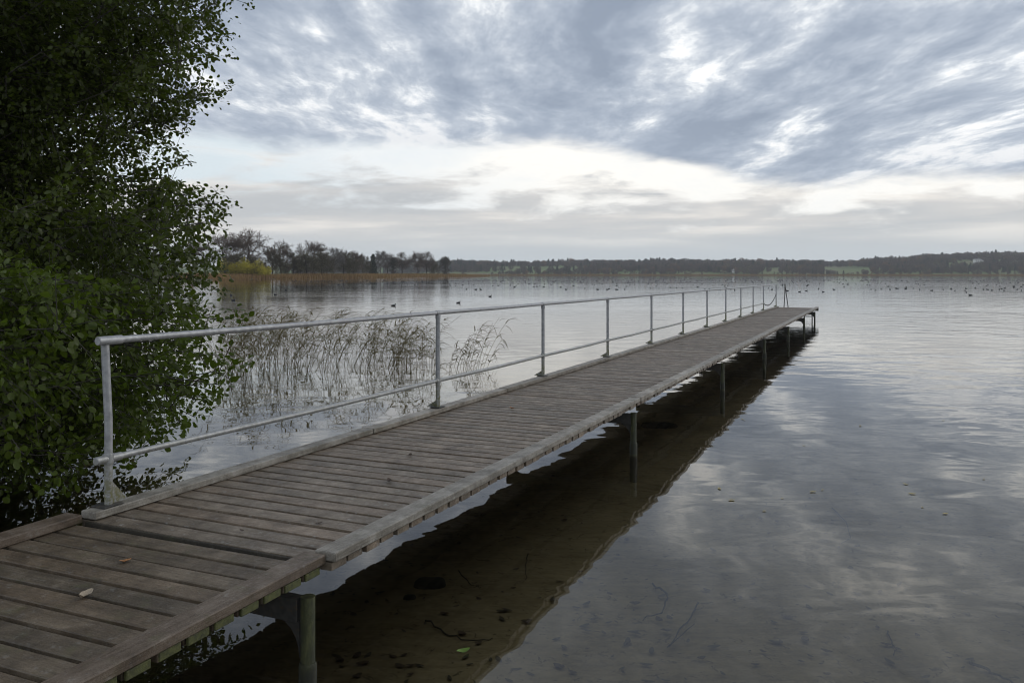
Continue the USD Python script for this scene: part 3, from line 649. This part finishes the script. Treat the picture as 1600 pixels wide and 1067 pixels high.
protos['round'], tp = tree_proto('bare_round_tree_form', 3, 14, 5.6, 'twig_far', crown0=.2)
protos['round2'], tp2 = tree_proto('bare_wide_tree_form', 5, 14, 7.2, 'twig_far', crown0=.12, n1=14)
protos['olive'], tp3 = tree_proto('olive_wide_tree_form', 8, 12, 6.8, 'twig_green', crown0=.02, n1=15, fine=.022)
protos['narrow'], tp4 = tree_proto('bare_narrow_tree_form', 12, 14, 3.8, 'twig_far', crown0=.2, n1=12)
protos['grey'], tp5 = tree_proto('grey_birch_form', 21, 13, 4.4, 'twig_grey', crown0=.15, n1=11)
rg = np.random.default_rng(31)
p, tips = tree_proto('ivy_tree_form', 25, 13, 3.6, 'twig_far', crown0=.1)
obj('ivy', leaf_cloud(tips[tips[:, 2] < 12], 2600, .30, .4, rg), M['ivy'], p); protos['ivy'] = p
p, tips = tree_proto('leafy_brown_tree_form', 27, 12, 5.2, 'twig_green', crown0=.0, n1=14)
obj('leaves', leaf_cloud(tips, 2400, .22, .45, rg), M['twig_green'], p); protos['brown'] = p
# conifer
p = proto('conifer_form'); obj('trunk', tube([[0, 0, 0], [0, 0, 9.6]], [.2, .04], 6), M['bark'], p)
cp_ = []
for z in np.linspace(.8, 9.8, 40):
    r = 2.3 * (1 - z / 10.2) + .15
    for a in rg.uniform(0, 2 * math.pi, 12): cp_.append([r * math.cos(a) * rg.uniform(.5, 1.05), r * math.sin(a) * rg.uniform(.5, 1.05), z - .2 * r])
obj('crown', leaf_cloud(np.array(cp_), 2600, .42, .22, rg), M['ivy'], p); protos['conifer'] = p
# willow
p = proto('yellow_willow_form'); A_, B_, ra, rb, tips = bare_tree(np.random.default_rng(41), 8.6, 6.0, crown0=0)
obj('trunk', segments(A_, B_, ra, rb, 3), M['twig_green'], p)
wp = []
for _ in range(22):
    th, hz_ = rg.uniform(0, 6.28), rg.uniform(0, 1); cr = rg.uniform(.2, 1) ** .5; c = np.array([math.cos(th) * 4.9 * cr, math.sin(th) * 3.9 * cr, 1.2 + hz_ * 6.2 * (1.05 - cr * .75)]); rr = rg.uniform(1.0, 2.1)
    for _ in range(60):
        u = rg.normal(0, 1, 3); u /= np.linalg.norm(u); q = c + u * rr * rg.uniform(.6, 1.05) ** .5; q[2] = max(q[2], .2); wp.append(q)
obj('leaves', leaf_cloud(np.array(wp), 12000, .24, .35, rg), M['willow'], p); protos['willow'] = p

T = [  # x pixel, top y, distance, form, width factor, label
 (352, 363, 385, 'round', 1.25, 'large dark bare tree at the edge of the overhanging foliage, left of the yellow bush'),
 (385, 357, 400, 'round2', 1.15, 'tallest dark bare tree, rising behind the yellow willow'),
 (368, 387, 372, 'willow', 1.15, 'yellow green rounded willow on the left shore'),
 (397, 393, 376, 'willow', 1.15, 'lower right part of the yellow willow growth, beside the bare olive tree'),
 (425, 384, 412, 'olive', 1.15, 'olive brown spreading tree right of the yellow willow'),
 (440, 376, 420, 'round2', 1.0, 'wide grey brown bare tree with a pale twiggy top'),
 (457, 388, 425, 'olive', 1.1, 'dense olive brown tree in the middle of the left shore'),
 (487, 375, 470, 'round', 1.15, 'round topped bare tree standing higher than the wood in front'),
 (480, 391, 430, 'brown', 1.2, 'brown leafy tree below the round topped bare tree'),
 (503, 389, 440, 'brown', 1.1, 'brown leafy tree in the shore wood, left of the pale birch'),
 (522, 387, 455, 'grey', 1.15, 'pale grey birch in front of the shore wood'),
 (536, 389, 470, 'brown', 1.15, 'brown leafy tree right of the pale birch'),
 (552, 391, 490, 'round', 1.1, 'brown bare tree toward the right of the shore wood'),
 (566, 397, 510, 'brown', 1.0, 'low brown tree at the right edge of the shore wood'),
 (583, 399, 520, 'conifer', 1.0, 'small dark conifer on the left shore'),
 (594, 392, 545, 'grey', 1.2, 'pale bare birch just right of the dark conifer'),
 (604, 394, 560, 'round', 1.0, 'thin bare tree right of the pale birch pair'),
 (615, 401, 560, 'ivy', .9, 'short dark ivy covered tree by the reed bed'),
 (629, 394, 590, 'narrow', 1.25, 'dark bare tree with an open crown, left of the twin trees'),
 (652, 392, 600, 'round', .95, 'left one of the twin bare trees near the tip of the spit'),
 (667, 393, 610, 'narrow', 1.2, 'right one of the twin bare trees near the tip of the spit'),
 (678, 408, 640, 'brown', 1.1, 'low brown bush tree behind the twin bare trees'),
 (695, 400, 650, 'ivy', 1.0, 'dark ivy covered tree, last one toward the tip of the spit'),
 (300, 372, 310, 'round', 1.2, 'bare tree half hidden by the overhanging foliage'),
 (250, 385, 290, 'olive', 1.2, 'olive tree glimpsed through the overhanging foliage'),
 (180, 372, 270, 'round2', 1.2, 'bare tree glimpsed deep behind the overhanging foliage'),
 (90, 380, 240, 'brown', 1.2, 'brown tree glimpsed at far left behind the overhanging foliage'),
 (510, 396, 520, 'brown', 1.3, 'dim brown tree deep in the shore wood'),
 (545, 398, 560, 'brown', 1.3, 'dim brown tree deep behind the birch'),
 (470, 396, 500, 'olive', 1.2, 'dim olive tree deep in the shore wood'),
]
TH = {'round': 14, 'round2': 14, 'olive': 12, 'narrow': 14, 'grey': 13, 'ivy': 13, 'brown': 12, 'conifer': 9.8, 'willow': 9.6}
TN = {'round': 'bare_tree', 'round2': 'bare_tree', 'olive': 'olive_tree', 'narrow': 'bare_tree', 'grey': 'birch_tree', 'ivy': 'ivy_tree', 'brown': 'brown_tree', 'conifer': 'conifer', 'willow': 'willow_bush'}
for x, ty, Z, form, wf, lab in T:
    Z = Z * 1.08 if Z >= 500 else Z
    X = (x - 800) * Z / FPX; g0 = gh(X, Z); z0 = max(g0, .1) - .1; h = EYE + (YH - ty) * Z / FPX - z0; s = h / TH[form]
    dup(protos[form], TN[form], lab, 'bush' if form == 'willow' else 'tree', (X, Z, z0), R.uniform(0, 6.28), (s * wf, s * wf, s), 'trees on the left shore')

# reed bed along the left shore
line = LineString([(-112, 310)] + near_shore[14:22])
nb = 26000; rg = np.random.default_rng(51)
ss = np.sort(rg.uniform(0, line.length, nb)); pts = np.array([line.interpolate(s).coords[0] for s in ss[::20]]); pts = np.repeat(pts, 20, 0)[:nb]
nxt = np.array([line.interpolate(min(s + 3, line.length)).coords[0] for s in ss[::20]]); nxt = np.repeat(nxt, 20, 0)[:nb]
tg = nxt - pts; tg /= np.maximum(np.linalg.norm(tg, axis=1, keepdims=True), 1e-6); nrm = np.stack([tg[:, 1], -tg[:, 0]], 1)
off = rg.uniform(-16, 2.5, nb); along = rg.uniform(-12, 12, nb)
bx = pts + nrm * off[:, None] + tg * along[:, None]
hh = (2.2 + .9 * meshkit.fbm(np.stack([bx[:, 0] / 14, bx[:, 1] / 14, 0 * off], -1), 3, 2)) * rg.uniform(.75, 1.08, nb) * np.interp(ss / line.length, [0, .72, .92, 1], [1.05, 1.0, .62, .4]) * np.interp(off, [-16, -2, 2.5], [1, 1, .72])
az_ = rg.uniform(0, math.pi, nb); w = .13
b3 = np.column_stack([bx, np.full(nb, -.1)]); dx = np.column_stack([np.cos(az_) * w, np.sin(az_) * w, 0 * az_]); ln = np.column_stack([rg.normal(.12, .2, nb), rg.normal(0, .2, nb), hh])
V = np.stack([b3 - dx, b3 + dx, b3 + ln + dx * .25, b3 + ln - dx * .25], 1).reshape(-1, 3); F = (np.array([[0, 1, 2], [0, 2, 3]])[None] + (np.arange(nb) * 4)[:, None, None]).reshape(-1, 3)
obj('reed_bed', (V, F), M['reed_bed'], label='orange brown reed bed along the left shore below the trees', category='reeds', kind='stuff')

# ------------------------------------------------------------------ far woods, houses
def far_form(name, seed, kind):
    rg = np.random.default_rng(seed); p = UsdGeom.Xform.Define(stage, name); pp = []
    if kind == 'cone':
        for z in np.linspace(1, 14, 22):
            r = 2.6 * (1 - z / 15)
            for a in rg.uniform(0, 6.28, 7): pp.append([r * math.cos(a), r * math.sin(a), z])
    else:
        for _ in range(120):
            u = rg.normal(0, 1, 3); u /= np.linalg.norm(u); rr = rg.uniform(.5, 1) ** .4; pp.append([u[0] * 4.6 * rr, u[1] * 4.6 * rr, 6.6 + u[2] * (6.2 if u[2] > 0 else 5.6) * rr])
    return leaf_cloud(np.array(pp), 520, .95, .6, rg)
M['wood_a'] = simple('far_wood_brown', (.062, .048, .040), (.10, .076, .062), .02, .9)
M['wood_b'] = simple('far_wood_dark', (.026, .034, .026), (.05, .056, .040), .02, .9)
M['wood_c'] = simple('far_wood_rust', (.12, .070, .036), (.17, .10, .05), .02, .9)
M['wood_d'] = simple('far_wood_olive', (.07, .066, .034), (.11, .10, .05), .02, .9)
wood_inst = UsdGeom.PointInstancer.Define(stage, '/World/far_woods')
pr = []
for k, (m, kind) in enumerate([('wood_a', 'r'), ('wood_b', 'cone'), ('wood_c', 'r'), ('wood_d', 'r'), ('wood_a', 'r')]):
    pth = f'/World/far_woods/tree_form_{k:03d}'; usdkit.mesh(stage, pth, far_form_mesh := far_form('/World/far_woods/forms', 60 + k, kind), M[m]); pr.append(Sdf.Path(pth))
if stage.GetPrimAtPath('/World/far_woods/forms'): stage.RemovePrim('/World/far_woods/forms')
rg = np.random.default_rng(71); ipos, iid, isc = [], [], []
fields = [(775, 880, 417, 422), (1192, 1222, 419, 424.5), (1286, 1345, 417.4, 423), (1493, 1530, 409, 414), (880, 915, 419, 422), (1340, 1362, 418, 424)]
cand = 0
while len(ipos) < 8500 and cand < 60000:
    cand += 1; a = math.radians(rg.uniform(-15, 34)); r = rg.uniform(1440, 2500); X, Y = r * math.sin(a), r * math.cos(a)
    ipos.append((X, Y, 0)); 
ip = np.array(ipos); hz = ground_height(ip[:, 0], ip[:, 1]); ip[:, 2] = hz
cov = meshkit.fbm(np.stack([ip[:, 0] / 130, ip[:, 1] / 130, 0 * hz], -1), 3, 17)
xy = to_pix(ip); ok = hz > .25
for x0, x1, y0, y1 in fields: ok &= ~((xy[:, 0] > x0) & (xy[:, 0] < x1) & (xy[:, 1] > y0) & (xy[:, 1] < y1) | (xy[:, 0] > x0) & (xy[:, 0] < x1) & (xy[:, 1] >= y1) & (xy[:, 1] < y1 + 4.5) & (rg.random(len(ip)) < .85))
near = np.interp(shapely.distance(lake.boundary, shapely.points(ip[:, 0], ip[:, 1])), [0, 120, 400], [.33, .35, .05]); ok &= cov > near; edge_ = np.clip((cov - near) / .07, .3, 1)
shore_d = shapely.distance(lake.boundary, shapely.points(ip[:, 0], ip[:, 1])); edge_ *= np.interp(shore_d, [0, 30, 120], [.45, .6, 1]); ip = ip[ok]; cov = cov[ok]; edge_ = edge_[ok]
ty = meshkit.fbm(np.stack([ip[:, 0] / 60, ip[:, 1] / 60, 0 * cov], -1), 2, 23); u = rg.random(len(ip))
iid = np.where(ty < .40, np.where(u < .45, 1, 4), np.where(u < .50, 0, np.where(u < .74, 4, np.where(u < .84, 2, np.where(u < .96, 3, 1)))))
sc = np.clip(rg.normal(.86, .18, len(ip)), .4, 1.3) * edge_
wood_inst.CreatePrototypesRel().SetTargets(pr); wood_inst.CreateProtoIndicesAttr(Vt.IntArray.FromNumpy(iid.astype(np.int32)))
wood_inst.CreatePositionsAttr(Vt.Vec3fArray.FromNumpy(ip.astype(np.float32))); wood_inst.CreateScalesAttr(Vt.Vec3fArray.FromNumpy(np.stack([sc * 1.1, sc * 1.1, sc], 1).astype(np.float32)))
ang = rg.uniform(0, math.pi, len(ip)); wood_inst.CreateOrientationsAttr(Vt.QuathArray([Gf.Quath(float(math.cos(a)), 0, 0, float(math.sin(a))) for a in ang]))
tag(wood_inst, 'far wooded hills in muted brown and dark green across the lake', 'woods', kind='stuff')
print('far trees', len(ip))
# brown reed fringe of the far shore
fl = LineString(far_shore[:8]); n = 9000; s_ = np.linspace(0, fl.length, n); q = np.array([fl.interpolate(s).coords[0] for s in s_]); q = q + rg.normal(0, 3, q.shape)
b3 = np.column_stack([q, np.full(n, -.1)]); w = np.column_stack([np.full(n, .6), 0 * s_, 0 * s_]); ln = np.column_stack([0 * s_, 0 * s_, rg.uniform(1.4, 2.8, n)])
V = np.stack([b3 - w, b3 + w, b3 + ln + w * .4, b3 + ln - w * .4], 1).reshape(-1, 3); F = (np.array([[0, 1, 2], [0, 2, 3]])[None] + (np.arange(n) * 4)[:, None, None]).reshape(-1, 3)
obj('far_reeds', (V, F), M['reed_bed'], label='thin brown reed fringe along the far shore', category='reeds', kind='stuff')

def house(x, yb, Z, wpx, wall_h, roof_h, label, depth=9.0, extra=True):
    w = wpx * Z / FPX; p = pix(x, yb, Z); g0 = p[2]; h = thing('house', label, 'house', p)
    obj('wall', trimesh.creation.box(bounds=[[-w / 2, 0, -6], [w / 2, depth, wall_h]]), M['white_wall'], h)
    rv = np.array([[-w / 2 - .5, -.5, wall_h + .01], [w / 2 + .5, -.5, wall_h + .01], [w / 2 + .5, depth + .5, wall_h + .01], [-w / 2 - .5, depth + .5, wall_h + .01], [-w / 2 + 2, depth / 2, wall_h + roof_h], [w / 2 - 2, depth / 2, wall_h + roof_h]])
    rf = obj('roof', (rv, np.array([[0, 1, 5], [0, 5, 4], [1, 2, 5], [2, 3, 4], [2, 4, 5], [3, 0, 4], [0, 2, 1], [0, 3, 2]])), M['slate'], h)
    obj('chimney', trimesh.creation.box(bounds=[[w * .2, depth / 2 - .5, wall_h + roof_h - .8], [w * .2 + 1, depth / 2 + .5, wall_h + roof_h + 1.2]]), M['white_wall'], rf)
    nw = max(2, int(w / 4))
    for k in range(nw):
        cx = -w / 2 + w * (k + .5) / nw
        obj('window', trimesh.creation.box(bounds=[[cx - .6, -.06, wall_h * .35], [cx + .6, .02, wall_h * .75]]), M['glass_dark'], h)
    if extra:
        obj('wing', trimesh.creation.box(bounds=[[w / 2 - .01, 1.0, -6], [w / 2 + w * .35, depth - 1, wall_h * .65]]), M['white_wall'], h)
        obj('wing_roof', trimesh.creation.box(bounds=[[w / 2 + .02, .6, wall_h * .65 + .01], [w / 2 + w * .38, depth - .6, wall_h * .65 + .4]]), M['slate'], h)
house(1529, 409.0, 1640, 10, 4.6, 2.0, 'large white house among trees on the hill at far right')
house(1146, 424.6, 1570, 3.2, 3.2, 1.2, 'tiny white cottage near the far shore behind the end of the railing', 5.0, False)

# ------------------------------------------------------------------ coots
def coot_proto():
    from manifold3d import Manifold
    def ball(c, r, s=(1, 1, 1)): return Manifold.sphere(r, 14).scale(s).translate(c)
    body = Manifold.batch_hull([ball((0, 0, .05), .085, (1.0, .9, .85)), ball((-.10, 0, .055), .06, (1, .9, .8)), ball((-.19, 0, .07), .022), ball((.09, 0, .06), .05)])
    neck = Manifold.batch_hull([ball((.09, 0, .07), .042), ball((.125, 0, .155), .028)])
    head = Manifold.batch_hull([ball((.125, 0, .165), .032), ball((.15, 0, .165), .024)])
    m = (body + neck + head).to_mesh(); tm = trimesh.Trimesh(m.vert_properties[:, :3], m.tri_verts); 
    p = proto('coot_form'); b = obj('body', tm, M['coot'], p, smooth=50)
    v, f = tube([[.165, 0, .176], [.18, 0, .168], [.212, 0, .156]], [.013, .012, .003], 6); obj('bill', (v, f), M['bill'], p, smooth=True)
    return p
cp = coot_proto()
near_c = [(615, 478.5, 'larger dark coot swimming just above the top rail, left of the second post'), (716.5, 474, 'single dark coot facing away above the rail, right of the second post'), (365, 470, 'dark coot on the water beside the overhanging foliage'), (361, 462, 'small coot above another one beside the overhanging foliage'), (766, 464, 'lone small coot in open water before the bird flock, left of the third post'), (447, 454, 'coot trailing a wake in the tree reflections'), (430, 461, 'coot with a pale wake in front of the reed bed')]
rc = random.Random(5)
for x, y, lab in near_c:
    p = on_water(x, y, -.02); dup(cp, 'coot', lab, 'coot', p, rc.uniform(-.6, .6) + (math.pi if rc.random() < .5 else 0))
seen = [(804, 449), (876, 449), (839, 448), (896, 447), (929, 446), (949, 453), (952, 448), (984, 446), (1057, 450.5), (1066, 450.5), (1148, 454), (1084, 446), (1230, 455), (1249.5, 456.5), (1206, 453), (1260, 455), (1279, 452), (1286, 456.5), (1361, 453), (1368, 454), (1377, 452), (1400, 451), (1416, 449.5), (1437, 453), (1456, 454.5), (1486, 452.5), (1492, 455), (1508, 455), (1516, 462), (1510, 457.5), (1543, 453), (1550, 454), (1569, 454.5), (1596, 454.5), (1596, 448.5), (1524, 450.5), (1486, 451), (1427, 451), (1415, 452), (1388, 448), (704, 447), (712, 447), (740, 446), (770, 447)]
far = list(seen)
while len(far) < 285:
    if rc.random() < .16: far.append((rc.uniform(450, 720), rc.uniform(438.5, 446)))
    else: far.append((rc.uniform(700, 1600), 437.5 + min(14, rc.expovariate(1 / 5.2)) + 1.5))
for x, y in far:
    p = on_water(x, y, -.02); dup(cp, 'coot', 'tiny dark coot among the flock scattered over the distant lake', 'coot', p, rc.uniform(0, 6.28), rc.uniform(.9, 1.2), 'coots scattered over the distant lake')

# the farthest birds of the flock, past counting
fc = UsdGeom.PointInstancer.Define(stage, '/World/far_coots')
fv = trimesh.creation.icosphere(1, .16); fv.apply_scale([1.25, .7, .6]); hv = trimesh.creation.icosphere(1, .055); hv.apply_translation([.17, 0, .13])
usdkit.mesh(stage, '/World/far_coots/coot_form', trimesh.util.concatenate([fv, hv]), M['coot']); fc.CreatePrototypesRel().SetTargets([Sdf.Path('/World/far_coots/coot_form')])
pp = [on_water(rc.uniform(690, 1600) if rc.random() < .85 else rc.uniform(450, 700), rc.uniform(435.5, 440.5), .04) for _ in range(330)]
fc.CreatePositionsAttr(Vt.Vec3fArray.FromNumpy(np.array(pp, np.float32))); fc.CreateProtoIndicesAttr(Vt.IntArray.FromNumpy(np.zeros(330, np.int32)))
fc.CreateOrientationsAttr(Vt.QuathArray([Gf.Quath(float(math.cos(a)), 0, 0, float(math.sin(a))) for a in [rc.uniform(0, 3.1) for _ in range(330)]]))
tag(fc, 'farthest specks of the bird flock near the far shore', 'coots', kind='stuff')
# ------------------------------------------------------------------ leaves and twigs on deck, water and bed
def flat_leaf(rng, curl=.1, n=7, ratio=.55):
    s = np.linspace(0, 1, n); w = ratio * .5 * np.sin(np.pi * np.clip(s * .93 + .04, 0, 1)) ** .8; z = curl * ((s - .5) ** 2 * 2 + rng.normal(0, .06, n))
    L, Rr_, C = np.stack([s, w, z + curl * .9 * w], 1), np.stack([s, -w, z + curl * 1.2 * w], 1), np.stack([s, 0 * s, z], 1); V = np.vstack([L, C, Rr_]) - [.5, 0, 0]; F = []
    for i in range(n - 1):
        for a in (0, n): F += [[a + i, a + n + i, a + n + i + 1], [a + i, a + n + i + 1, a + i + 1]]
    v = V.copy(); b = V - [0, 0, .015]; F = np.array(F); return np.vstack([v, b]), np.vstack([F, F[:, ::-1] + len(v)])
rg = np.random.default_rng(81)
def deck_leaf(x, y, size, mat, label, curl):
    p = on_water(x, y, .705); k = 'walkway' if y > 870 or x < 140 else ''
    zt = (wz if p @ np.array([DV[0], DV[1], 0]) < 3.68 else deck_z(p @ np.array([DV[0], DV[1], 0])))
    p = on_water(x, y, zt + .006); v, f = flat_leaf(rg, curl, ratio=.6); a = rg.uniform(0, 6.28); v = v * size; v[:, 2] -= v[:, 2].min()
    c, s = math.cos(a), math.sin(a); v = np.column_stack([v[:, 0] * c - v[:, 1] * s, v[:, 0] * s + v[:, 1] * c, v[:, 2]])
    t = thing('fallen_leaf', label, 'leaf', p); obj('blade', (v, f), M[mat], t, smooth=True)
deck_leaf(196, 877, .065, 'dead_orange', 'orange brown dead leaf lying on the near walkway planks', .35)
deck_leaf(134, 931, .085, 'dead_beige', 'pale beige curled leaf across a gap of the near walkway', .6)
deck_leaf(800, 638.5, .075, 'dead_orange', 'small rust brown leaf on the pier right of the second post', .5)
deck_leaf(498, 818, .05, 'dead_brown', 'small dark brown leaf close to the right kerb near the pier start', .3)
deck_leaf(608, 752, .07, 'dead_brown', 'dark brown leaf on the planks left of the kerb joint', .4)
deck_leaf(641, 711, .06, 'dead_brown', 'little dark leaf in the middle of the pier', .4)
deck_leaf(378, 829, .04, 'dead_brown', 'dark leaf scrap on the first planks of the pier', .3)
fl_proto = proto('floating_leaf_form'); obj('blade', (lambda vf: (vf[0] * .07, vf[1]))(flat_leaf(rg, .15)), M['dead_yellow'], fl_proto, smooth=True)
for x, y in [(1256, 696), (1163, 657), (1415, 756), (1270, 768), (1425, 771), (1474, 657), (1441, 792), (1285, 765), (1143, 781), (1124, 763), (1194, 798), (1477, 802), (1537, 748), (1160, 655), (1222, 778), (1344, 665)]:
    dup(fl_proto, 'floating_leaf', 'small yellowish leaf floating on the open water right of the pier', 'leaf', on_water(x, y, .004), rg.uniform(0, 6.28), rg.uniform(.5, 1.1), 'yellowish leaves floating right of the pier')
x = thing('green_leaf', 'bright green leaf on the lake bed in the pier reflection at the bottom of the view', 'leaf', on_water(724, 1018, .004), .4)
obj('blade', (lambda vf: (vf[0] * .085, vf[1]))(flat_leaf(rg, .35, ratio=.7)), M['green_leaf'], x, smooth=True)
tag(x, 'bright green leaf floating in the pier reflection at the bottom of the view', 'leaf')
sk = proto('sunken_leaf_form'); obj('blade', (lambda vf: (vf[0] * .10, vf[1]))(flat_leaf(rg, .12, ratio=.38)), M['dead_dark'], sk, smooth=True)
sk2 = proto('sunken_leaf_wide_form'); obj('blade', (lambda vf: (vf[0] * .09, vf[1]))(flat_leaf(rg, .3, ratio=.6)), M['dead_brown'], sk2, smooth=True)
spots = [(1405, 912), (1340, 928), (1209, 971), (1390, 1033), (1252, 1033), (1150, 1067), (1176, 934), (1104, 922), (1264, 948), (1490, 964), (1558, 963), (1220, 1003), (1096, 1028), (1330, 795), (1010, 905), (940, 960)]
while len(spots) < 230:
    x, y = rg.uniform(520, 1600), 700 + 367 * rg.random() ** .7; 
    if rg.random() < (1.0 if x < 1050 and y > 800 else .45): spots.append((x, y))
for x, y in spots:
    p = on_bed(x, y, .006); dup(sk if rg.random() < .6 else sk2, 'sunken_leaf', 'dark leaf lying on the sandy lake bed under shallow water', 'leaf', p, rg.uniform(0, 6.28), rg.uniform(.3, 1.0), 'dark leaves on the shallow lake bed')
def sunk_twig(pts, r, label):
    P = np.array([on_bed(x, y, .012) for x, y in pts]); o = P.mean(0); t = thing('sunken_twig', label, 'twig', o); s = np.linspace(0, 1, 14); k = np.linspace(0, 1, len(P))
    c = np.stack([np.interp(s, k, P[:, i]) for i in range(3)], 1) + rg.normal(0, .006, (14, 3)); obj('stem', (lambda vf: (vf[0] - o, vf[1]))(tube(c, np.linspace(r, r * .4, 14), 6)), M['bark'], t)
sunk_twig([(1300, 792), (1322, 815), (1329, 840), (1314, 850)], .006, 'thin bent twig on the bed in the open grey water')
sunk_twig([(1517, 1034), (1550, 1050), (1598, 1072)], .011, 'thick straight twig on the bed at the bottom right')
sunk_twig([(1020, 912), (1044, 930), (1035, 955), (1005, 968)], .008, 'curved twig on the bed beside the pier reflection')
sunk_twig([(1092, 942), (1078, 965), (1040, 1015), (1085, 975)], .007, 'forked twig on the bed right of the reflection edge')
sunk_twig([(665, 968), (700, 990), (735, 1000), (770, 996)], .007, 'long dark twig on the bed below the dark stone')
sunk_twig([(715, 890), (735, 912), (752, 918)], .006, 'short twig on the bed right of the dark stone')
sunk_twig([(1388, 985), (1398, 1012), (1396, 1020)], .005, 'short thin twig on the bed in the lower right water')
sunk_twig([(826, 865), (822, 880), (822, 905)], .006, 'upright looking thin twig in the middle of the reflection')
def stone(x, y, sx, sy, sz, label, seed):
    p = on_bed(x, y, 0); m = trimesh.creation.icosphere(3); v = np.array(m.vertices); v = np.sign(v) * np.abs(v) ** .75; v *= 1 + .35 * (meshkit.fbm(v * 1.6 + 9, 3, seed)[:, None] - .5)
    v = v * [sx, sy, sz]; t = thing('sunken_stone', label, 'stone', p); obj('rock', (v, np.array(m.faces)), M['stone'], t, smooth=True)
stone(672, 915, .13, .10, .06, 'dark blocky stone on the bed beneath the pier near its start', 3)
stone(1030, 665, .32, .22, .05, 'flat dark round stone on the bed beside the second pile', 5)
stone(640, 935, .05, .04, .03, 'small dark stone left below the blocky stone', 8)

# ------------------------------------------------------------------ air
hz = G(); vol = hz.n('principled_volume', 'volume', color=(.93, .96, 1.0), density=.00009, anisotropy=.2)
lo, hi = np.array([-2900, -900, -4.2]), np.array([2900, 2900, 92.0])
obj('haze', trimesh.creation.box(bounds=[lo, hi]), hz.make('haze_air', None, vol), kind='stuff')
